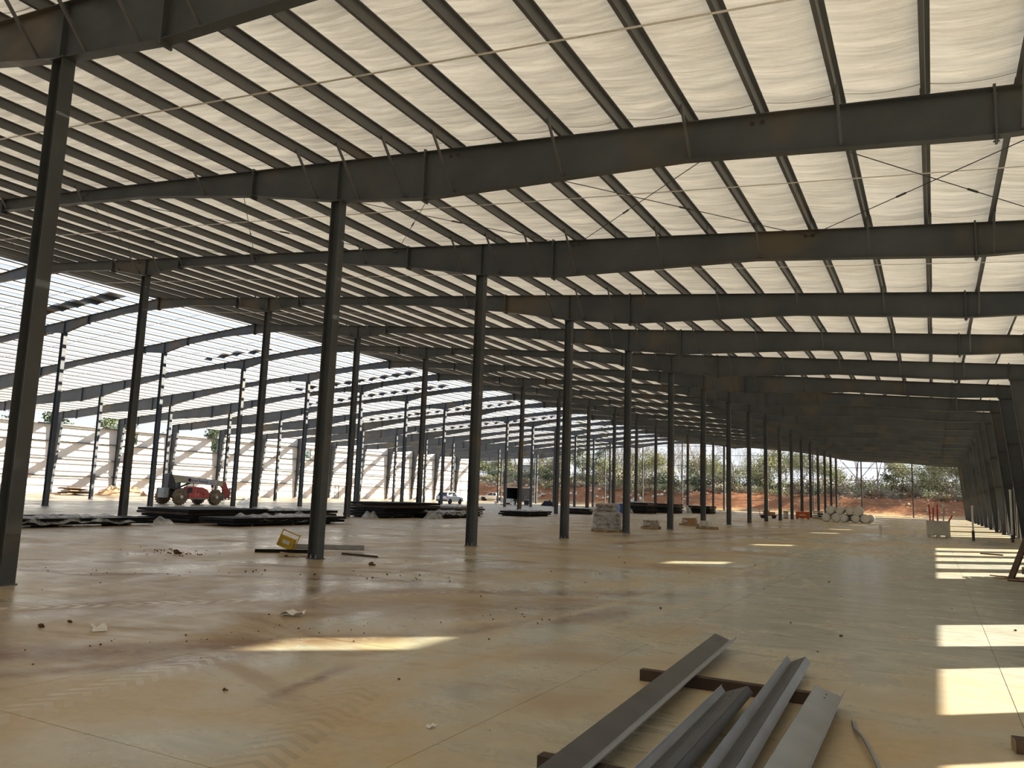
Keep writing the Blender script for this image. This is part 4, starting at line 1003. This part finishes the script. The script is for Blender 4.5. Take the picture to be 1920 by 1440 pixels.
place(b.rawmesh('window_glass', M['carglass']), 'window_glass', parent=S)
for s in (-1, 1): b = MB(); b.box(s*.88 - .12*(s > 0), s*.88 + .12*(s < 0), -2.33, -2.05, .88, 1.02); b.build('tail_light', M['taillight'], S)
b = MB(); b.box(-.86, .86, -2.36, -2.15, .40, .62); b.build('bumper', M['darkgrey'], S, .03)
b = MB(); b.box(-.26, .26, -2.315, -2.30, .74, .86); b.build('number_plate', M['sticker'], S)
P = thing('pickup_truck', 'white crew cab pickup truck parked beyond the far end of the building', 'truck', (-83.4, 149.4, -.05), 1.85)
car_wheels(P, .42, .28, 1.75, (-1.95, 1.90))
b = MB(); b.prism([(-2.95, .62), (-2.95, 1.12), (-.95, 1.16), (1.35, 1.16), (2.7, 1.10), (2.95, .95), (2.95, .50), (2.4, .46), (2.3, .82), (1.9, .95), (1.5, .82), (1.4, .46), (-1.45, .46), (-1.55, .82), (-1.95, .95), (-2.35, .82), (-2.45, .50)], -.98, .98, 'X'); b.build('body', M['white'], P, .05)
prof = [(-1.0, 1.14, .90), (-.85, 1.80, .74), (.55, 1.84, .74), (1.45, 1.15, .88)]
b = MB(); vs = [(s*w, y, z) for y, z, w in prof for s in (-1, 1)]
b.add(vs, [(2*k, 2*k+1, 2*k+3, 2*k+2) for k in range(3)] + [(0, 2, 4, 6), (7, 5, 3, 1)]); b.build('cabin', M['white'], P)
b = MB()
for s in (-1, 1):
    quadglass(b, [(s*.90, -.85, 1.22), (s*.765, -.72, 1.74), (s*.76, -.2, 1.76), (s*.895, -.2, 1.22)])
    quadglass(b, [(s*.895, -.1, 1.22), (s*.76, -.1, 1.76), (s*.765, .55, 1.76), (s*.895, 1.15, 1.22)])
quadglass(b, [(-.8, 1.44, 1.2), (.8, 1.44, 1.2), (.68, .66, 1.78), (-.68, .66, 1.78)])
place(b.rawmesh('window_glass', M['carglass']), 'window_glass', parent=P)
b = MB(); b.box(-.95, .95, 2.93, 3.05, .5, .72); b.box(-.7, .7, 2.94, 2.97, .75, 1.02); b.build('bumper', M['chrome'], P)
b = MB(); b.box(-.85, .85, -2.9, -1.05, 1.0, 1.14); b.build('truck_bed', M['darkgrey'], P)
C = thing('cargo_trailer', 'dark enclosed cargo trailer with open white framed rear, far end of building', 'trailer', (-57.6, 111.5, 0), .0)
b = MB(); b.box(-1.05, 1.05, -2.2, 2.2, .55, .65); b.box(-1.05, 1.05, -2.2, 2.2, 2.6, 2.7); b.box(-1.05, -1.0, -2.2, 2.2, .65, 2.6); b.box(1.0, 1.05, -2.2, 2.2, .65, 2.6); b.box(-1.0, 1.0, 2.15, 2.2, .65, 2.6)
b.build('body', simple('charcoal_trailer_skin', (.045, .05, .06), .4), C)
b = MB()
for x in (-1.07, .99): b.box(x, x + .08, -2.26, -2.18, .5, 2.72)
b.box(-1.07, 1.07, -2.26, -2.18, 2.62, 2.74); b.box(1.05, 1.08, -2.2, 2.2, 2.62, 2.72); b.build('rear_frame', M['offwhite'], C)
b = MB(); b.box(-1.2, 1.2, -.2, 1.3, .78, .84); b.build('fender', M['offwhite'], C)
car_wheels(C, .36, .2, 2.3, (.15, .95))
b = MB(); b.tube((0, 2.2, .6), (0, 3.4, .5), .05, n=6); b.build('drawbar', M['darkgrey'], C)
b = MB(); b.bar((1.1, -1.0, .3), (1.35, .1, 1.5), .06, .06); b.build('ramp_strut', M['greypaint'], C)
t = thing('stone_block_pallet', 'pale grey block load on a dark pallet in front of the dark trailer', 'pallet', (-57.2, 107.0, 0)); pallet_parts(t, 1.8, 1.2)
b = MB(); b.box(-.9, .8, -.5, .5, .30, .95); b.build('block_load', M['palegrey'], t, .03); b = MB(); b.box(-.5, .3, -.4, .4, .136, .30); b.build('spacer', M['black'], t)
for k, (x, y, lab) in enumerate(((-58.9, 106.4, 'white bucket left of the pale block load'), (-56.0, 106.6, 'white bucket right of the pale block load'))):
    t = thing('bucket', lab, 'bucket', (x, y, 0)); b = MB(); b.lathe([(.20, 0), (.24, .52), (.22, .52), (.19, .03)], (0,0,0), 'Z', 16); b.build('pail', M['white'], t); b = MB(); b.lathe([(.25, .46), (.26, .5), (.25, .53)], (0,0,0), 'Z', 16); b.build('rim', M['white'], t)
heap('black_tarp', 'black tarp heap on the sunlit floor right of the dark trailer', 'tarp', -53.2, 113.0, 2.2, 2.0, .75, M['black'], 12)
# ------------------------------------------------------------------ heap and boards by the white wall
t = thing('board_pile', 'pile of weathered tan boards at the foot of the white wall', 'board pile', (-83.4, 55.2, -.05), .1)
for k in range(9):
    b = MB(); b.obox((random.uniform(-.4,.4), random.uniform(-.5,.5), .08 + .09*k), (1.6, 4.2 - .25*k, .07), Matrix.Rotation(random.uniform(-.12,.12), 3, 'Z') @ Matrix.Rotation(random.uniform(-.06,.06), 3, 'X')); b.build('board', M['wood'] if k % 3 else M['darkwood'], t)
heap('dirt_heap', 'heap of orange tan soil beside the board pile at the white wall', 'soil heap', -82.9, 60.6, 3.5, 6.0, 1.0, simple('orange_soil', (.48, .30, .17), .95, 0, .35, 2), 13)
# ------------------------------------------------------------------ small litter
def scrap(label, x, y, s, mat, cat='paper scrap', nm='paper_scrap'):
    t = thing(nm, label, cat, (x, y, 0), random.uniform(0, 3))
    def fn(u, v): return ((u-.5)*s*1.6, (v-.5)*s, .012 + .35*s*abs(math.sin(u*5)*math.sin(v*4+1)))
    b = MB(); b.grid(6, 5, fn); place(b.rawmesh('sheet', mat), 'sheet', parent=t)
scrap('crumpled white paper scrap on the muddy floor at left', -8.9, 6.38, .16, M['paper'])
scrap('flat white scrap on the muddy floor above the long sun patch', -7.95, 8.65, .2, M['paper'])
scrap('tiny white scrap below the long sun patch near the joint', -3.45, 5.35, .05, M['paper'])
rk = MB()
def clod(b, c, r, rnd):
    vs = []; n1, n2 = 6, 4
    for j in range(1, n2):
        ph = math.pi * j / n2
        for i in range(n1):
            th = 2*math.pi*i/n1; rr = r * rnd.uniform(.7, 1.25); vs.append((c[0] + rr*math.sin(ph)*math.cos(th), c[1] + rr*math.sin(ph)*math.sin(th), c[2] + rr*.7*math.cos(ph)))
    vs.append((c[0], c[1], c[2] + r*.75)); vs.append((c[0], c[1], c[2] - r*.7))
    fs = [(j*n1+i, j*n1+(i+1) % n1, (j+1)*n1+(i+1) % n1, (j+1)*n1+i) for j in range(n2-2) for i in range(n1)]
    fs += [(i, (i+1) % n1, len(vs)-2) for i in range(n1)] + [((n2-2)*n1+(i+1) % n1, (n2-2)*n1+i, len(vs)-1) for i in range(n1)]
    b.add(vs, fs)
rnd = random.Random(21); cr = MB()
for _ in range(240):
    k = rnd.random()
    if k < .35: u = rnd.random(); x, y = -18 + 9*u + rnd.gauss(0, .3), 8.4 + 6*u + rnd.gauss(0, .5)
    elif k < .6: x, y = -17.4 + rnd.gauss(0, .7), 14.1 + rnd.gauss(0, .55)
    elif k < .8: u = rnd.random(); x, y = -9 + 4.2*u + rnd.gauss(0, .3), 4.4 + 7*u + rnd.gauss(0, .4)
    else: x, y = rnd.uniform(-14, 2), rnd.uniform(5, 26)
    r = rnd.choice((.005, .007, .010, .014)) * (1.7 if y > 12 else 1); clod(cr, (x, y, r*.4), r, rnd)
o = stuff(cr.build('mud_crumbs', M['mud'])); o['label'] = 'brown crumbs of dried mud scattered over the dusty floor'; o['category'] = 'mud'
for k, (x, y, r, lab) in enumerate(((-9.6, 6.1, .036, 'larger of two brown mud clods on the floor at far left'), (-9.65, 6.5, .026, 'smaller of two brown mud clods on the floor at far left'), (-5.55, 5.25, .02, 'single mud clod below the pale tyre tread'), (-16.9, 14.05, .09, 'biggest dark mud clod of the scattered heap left of the second column'), (-11.75, 15.3, .07, 'square dark mud clod right of the second dark column'))):
    t = thing('mud_clod', lab, 'mud clod', (x, y, 0)); b = MB(); clod(b, (0, 0, r*.5), r, rnd); clod(b, (r*1.1, r*.4, r*.25), r*.5, rnd); b.build('clod', M['mud'], t)

# ------------------------------------------------------------------ bank: rocks, shed, barrel, plants
rb = MB(); rnd = random.Random(33)
for _ in range(420):
    x = rnd.uniform(-125, 15); y = 153 + rnd.uniform(4, 12) + .10*max(0, -40-x); r = rnd.uniform(.1, .4) * (1.25 if x < -45 else .7); clod(rb, (x, y, gz(x, y) + r*.2), r, rnd)
o = stuff(rb.build('bank_rocks', M['rock'])); o['label'] = 'pale rocks scattered over the red clay bank'; o['category'] = 'rocks'
t = thing('metal_shed', 'blue grey metal building beyond the bank, behind the far left columns', 'building', (-118, 236, 6.6), .3)
b = MB(); b.box(-13, 13, -7, 7, -3, 4.2); b.build('wall', M['shed'], t)
b = MB(); b.prism([(-7.4, 4.2), (7.4, 4.2), (7.4, 4.4), (0, 5.6), (-7.4, 4.4)], -13.4, 13.4, 'X'); b.build('roof', M['greypaint'], t)
b = MB(); b.box(2, 6, -7.06, -7.0, -.5, 2.6); b.build('door', M['white'], t)
t = thing('red_barrel', 'small red barrel on top of the clay bank', 'barrel', (-40.3, 163.2, gz(-40.3, 163.2)), .2)
b = MB(); b.lathe([(.35, -.5), (.4, -.48), (.4, .48), (.35, .5)], (0, 0, .4), 'X', 14); b.build('drum', M['red'], t); b = MB(); b.lathe([(.42, -.2), (.42, -.14)], (0,0,.4), 'X', 14); b.lathe([(.42, .14), (.42, .2)], (0,0,.4), 'X', 14); b.build('hoop', M['red'], t)

def branch(mb, p, d, L, r, depth_, rnd, tips, n=4):
    q = p + d * L; mb.tube(p, q, r, r * .68, n, caps=False)
    tips.append((q, r))
    if depth_ == 0: return
    for _ in range(rnd.choice((2, 3, 3))):
        ax = Vector((rnd.gauss(0, 1), rnd.gauss(0, 1), rnd.gauss(0, .5))).normalized()
        nd = (d + ax * rnd.uniform(.35, .75) + Vector((0, 0, .12))).normalized()
        branch(mb, p + d * L * rnd.uniform(.55, 1), nd, L * rnd.uniform(.55, .82), r * .58, depth_ - 1, rnd, tips, 3)
def leaves(mb, pts, n, size, rnd, spread):
    for _ in range(n):
        c = rnd.choice(pts) + Vector((rnd.gauss(0, spread), rnd.gauss(0, spread), rnd.gauss(0, spread*.8)))
        a = Vector((rnd.gauss(0,1), rnd.gauss(0,1), rnd.gauss(0,1))).normalized(); b_ = a.orthogonal().normalized()
        s = size * rnd.uniform(.5, 1.3); mb.add([c - a*s - b_*s*.5, c + a*s - b_*s*.5, c + a*s*.8 + b_*s*.6, c - a*s*.8 + b_*s*.6], [(0,1,2,3)])
def tree_proto(kind, seed):
    rnd = random.Random(seed); tr = MB(); lf = MB(); tips = []
    if kind == 'bare':
        h = rnd.uniform(10, 13)
        p = Vector((0,0,0)); d = Vector((rnd.uniform(-.08,.08), rnd.uniform(-.08,.08), 1)).normalized()
        tr.tube(p, p + d*h*.42, .17, .12, 6, caps=False)
        for k in range(5): branch(tr, p + d*h*(.16 + .065*k), (d + Vector((rnd.gauss(0,.45), rnd.gauss(0,.45), 0))).normalized(), h*.27, .075, 4, rnd, tips)
        leaves(lf, [q for q, r in tips], 700, .07, rnd, .35); lm = M['brush']
    elif kind == 'pine':
        h = rnd.uniform(11, 15); tr.tube((0,0,0), (.2,.1,h*.95), .2, .05, 6, caps=False)
        for k in range(40):
            z = h * (.22 + .76 * k / 40); L = (1.1 - .8 * k / 40) * rnd.uniform(1.4, 3.0); a = rnd.uniform(0, 6.28); q = Vector((math.cos(a)*L, math.sin(a)*L, z + L*.15))
            tr.tube((.2*z/h, .1*z/h, z), q, .045, .012, 3, caps=False); tips += [(q, .1), (Vector((q.x*.8, q.y*.8, z + .1)), .1), (Vector((q.x*.5, q.y*.5, z + .1)), .1)]
        leaves(lf, [q for q, r in tips], 4200, .15, rnd, .42); lm = M['leafdark']
    else:
        h = rnd.uniform(7.5, 10.5); tr.tube((0,0,0), (0,0,h*.4), .13, .1, 6, caps=False)
        for k in range(7): branch(tr, Vector((0,0,h*(.06+.055*k))), Vector((rnd.gauss(0,.6), rnd.gauss(0,.6), .8)).normalized(), h*.27, .06, 3, rnd, tips)
        leaves(lf, [q for q, r in tips], 4200, .11, rnd, .75); lm = M['leaflight']
    return tr.rawmesh('trunk', M['bark']), lf.rawmesh('foliage', lm)
PROTO = {k: [tree_proto(k, s) for s in (1, 2, 3)] for k in ('bare', 'pine', 'leafy')}
TL = {'bare': ('bare_tree', 'leafless grey brown tree'), 'pine': ('pine_tree', 'dark green pine tree'), 'leafy': ('leafy_tree', 'yellow green leafy tree')}
ONES = ['', 'first', 'second', 'third', 'fourth', 'fifth', 'sixth', 'seventh', 'eighth', 'ninth', 'tenth', 'eleventh', 'twelfth', 'thirteenth', 'fourteenth', 'fifteenth', 'sixteenth', 'seventeenth', 'eighteenth', 'nineteenth']
def ordw(n):
    if n < 20: return ONES[n]
    t_ = {2: 'twent', 3: 'thirt', 4: 'fort', 5: 'fift', 6: 'sixt'}[n // 10]
    return t_ + 'ieth' if n % 10 == 0 else t_ + 'y-' + ONES[n % 10]
cnt = {}
def tree(kind, x, y, z, s, where, group, variant):
    nm, lab = TL[kind]; tr, lf = PROTO[kind][variant % 3]
    cnt[(kind, where)] = cnt.get((kind, where), 0) + 1
    t = thing(nm, f'{lab}, {ordw(cnt[(kind, where)])} of its kind {where}', 'tree', (x, y, z), variant * 1.9, group); t.scale = (s, s, s)
    place(tr, 'trunk', parent=t); place(lf, 'foliage', parent=t)
rnd = random.Random(8)
spots = []; x = 20.0
while x > -138:
    y = rnd.uniform(167, 180) + .10*max(0, -40-x)
    if x > -9: kind = rnd.choice(('leafy', 'pine', 'bare', 'leafy'))
    elif x > -17: kind = 'bare'
    elif x > -29: kind = rnd.choice(('bare', 'leafy', 'bare'))
    elif x > -43: kind = rnd.choice(('leafy', 'leafy', 'bare'))
    elif x > -62: kind = rnd.choice(('bare', 'bare', 'leafy', 'bare', 'pine'))
    else: kind = rnd.choice(('pine', 'leafy', 'bare', 'pine'))
    spots.append((kind, x, y, rnd.uniform(.8, 1.15)))
    if x < -29 and rnd.random() < .7: spots.append((rnd.choice(('bare', 'bare', 'leafy')), x - 1.4, y + rnd.uniform(6, 12), rnd.uniform(.85, 1.25)))
    x -= rnd.uniform(2.4, 4.0) if not -17 < x < -9 else rnd.uniform(3, 5)
for k, (kind, x, y, sc_) in enumerate(spots):
    tree(kind, x, y, gz(x, y) - .1, sc_, 'from the right along the clay bank', f'{kind} trees along the clay bank', k)
for j in range(20):
    tree('pine' if j % 3 else 'leafy', -97 - rnd.uniform(0, 9), 36 + j * 5.2 + rnd.uniform(-2, 2), -.1, rnd.uniform(.72, 1.0) * (1.0 if j % 3 else 1.25), 'from the left beyond the white wall', 'trees outside the white wall', j)
def shrub_proto(seed, mat):
    r_ = random.Random(seed); lf = MB(); st = MB(); tips = []
    for _ in range(14):
        a = r_.uniform(0, 6.28); L = r_.uniform(.8, 1.6); q = Vector((math.cos(a)*L*.7, math.sin(a)*L*.7, L)); st.tube((0,0,0), q, .02, .008, 3, caps=False); tips += [q, q * .7]
    leaves(lf, tips, 420, .085, r_, .28); return st.rawmesh('stem', M['bark']), lf.rawmesh('foliage', mat)
SH = [shrub_proto(1, M['brush']), shrub_proto(2, M['leafdark']), shrub_proto(3, M['leaflight']), shrub_proto(4, M['brush'])]
SLAB = ['dry brown brush', 'dark green shrub', 'yellow green shrub', 'dry brown brush']
for j in range(270):
    x = 18 - (j % 150) * .98 + rnd.uniform(-.5, .5); y = 153 + (rnd.uniform(7.5, 12) if j < 150 else rnd.uniform(13, 24)) + .10*max(0, -40-x); q = rnd.choice((0, 0, 3, 3, 1, 2)); s = rnd.uniform(.8, 1.4) * (1.0 if j < 150 else 1.7)
    t = thing('shrub', f'{SLAB[q]} growing along the top of the clay bank', 'shrub', (x, y, gz(x, y) - .1), j, f'{SLAB[q]} plants on the clay bank'); t.scale = (s, s, s * rnd.uniform(.7, 1.0))
    place(SH[q][0], 'stem', parent=t); place(SH[q][1], 'foliage', parent=t)
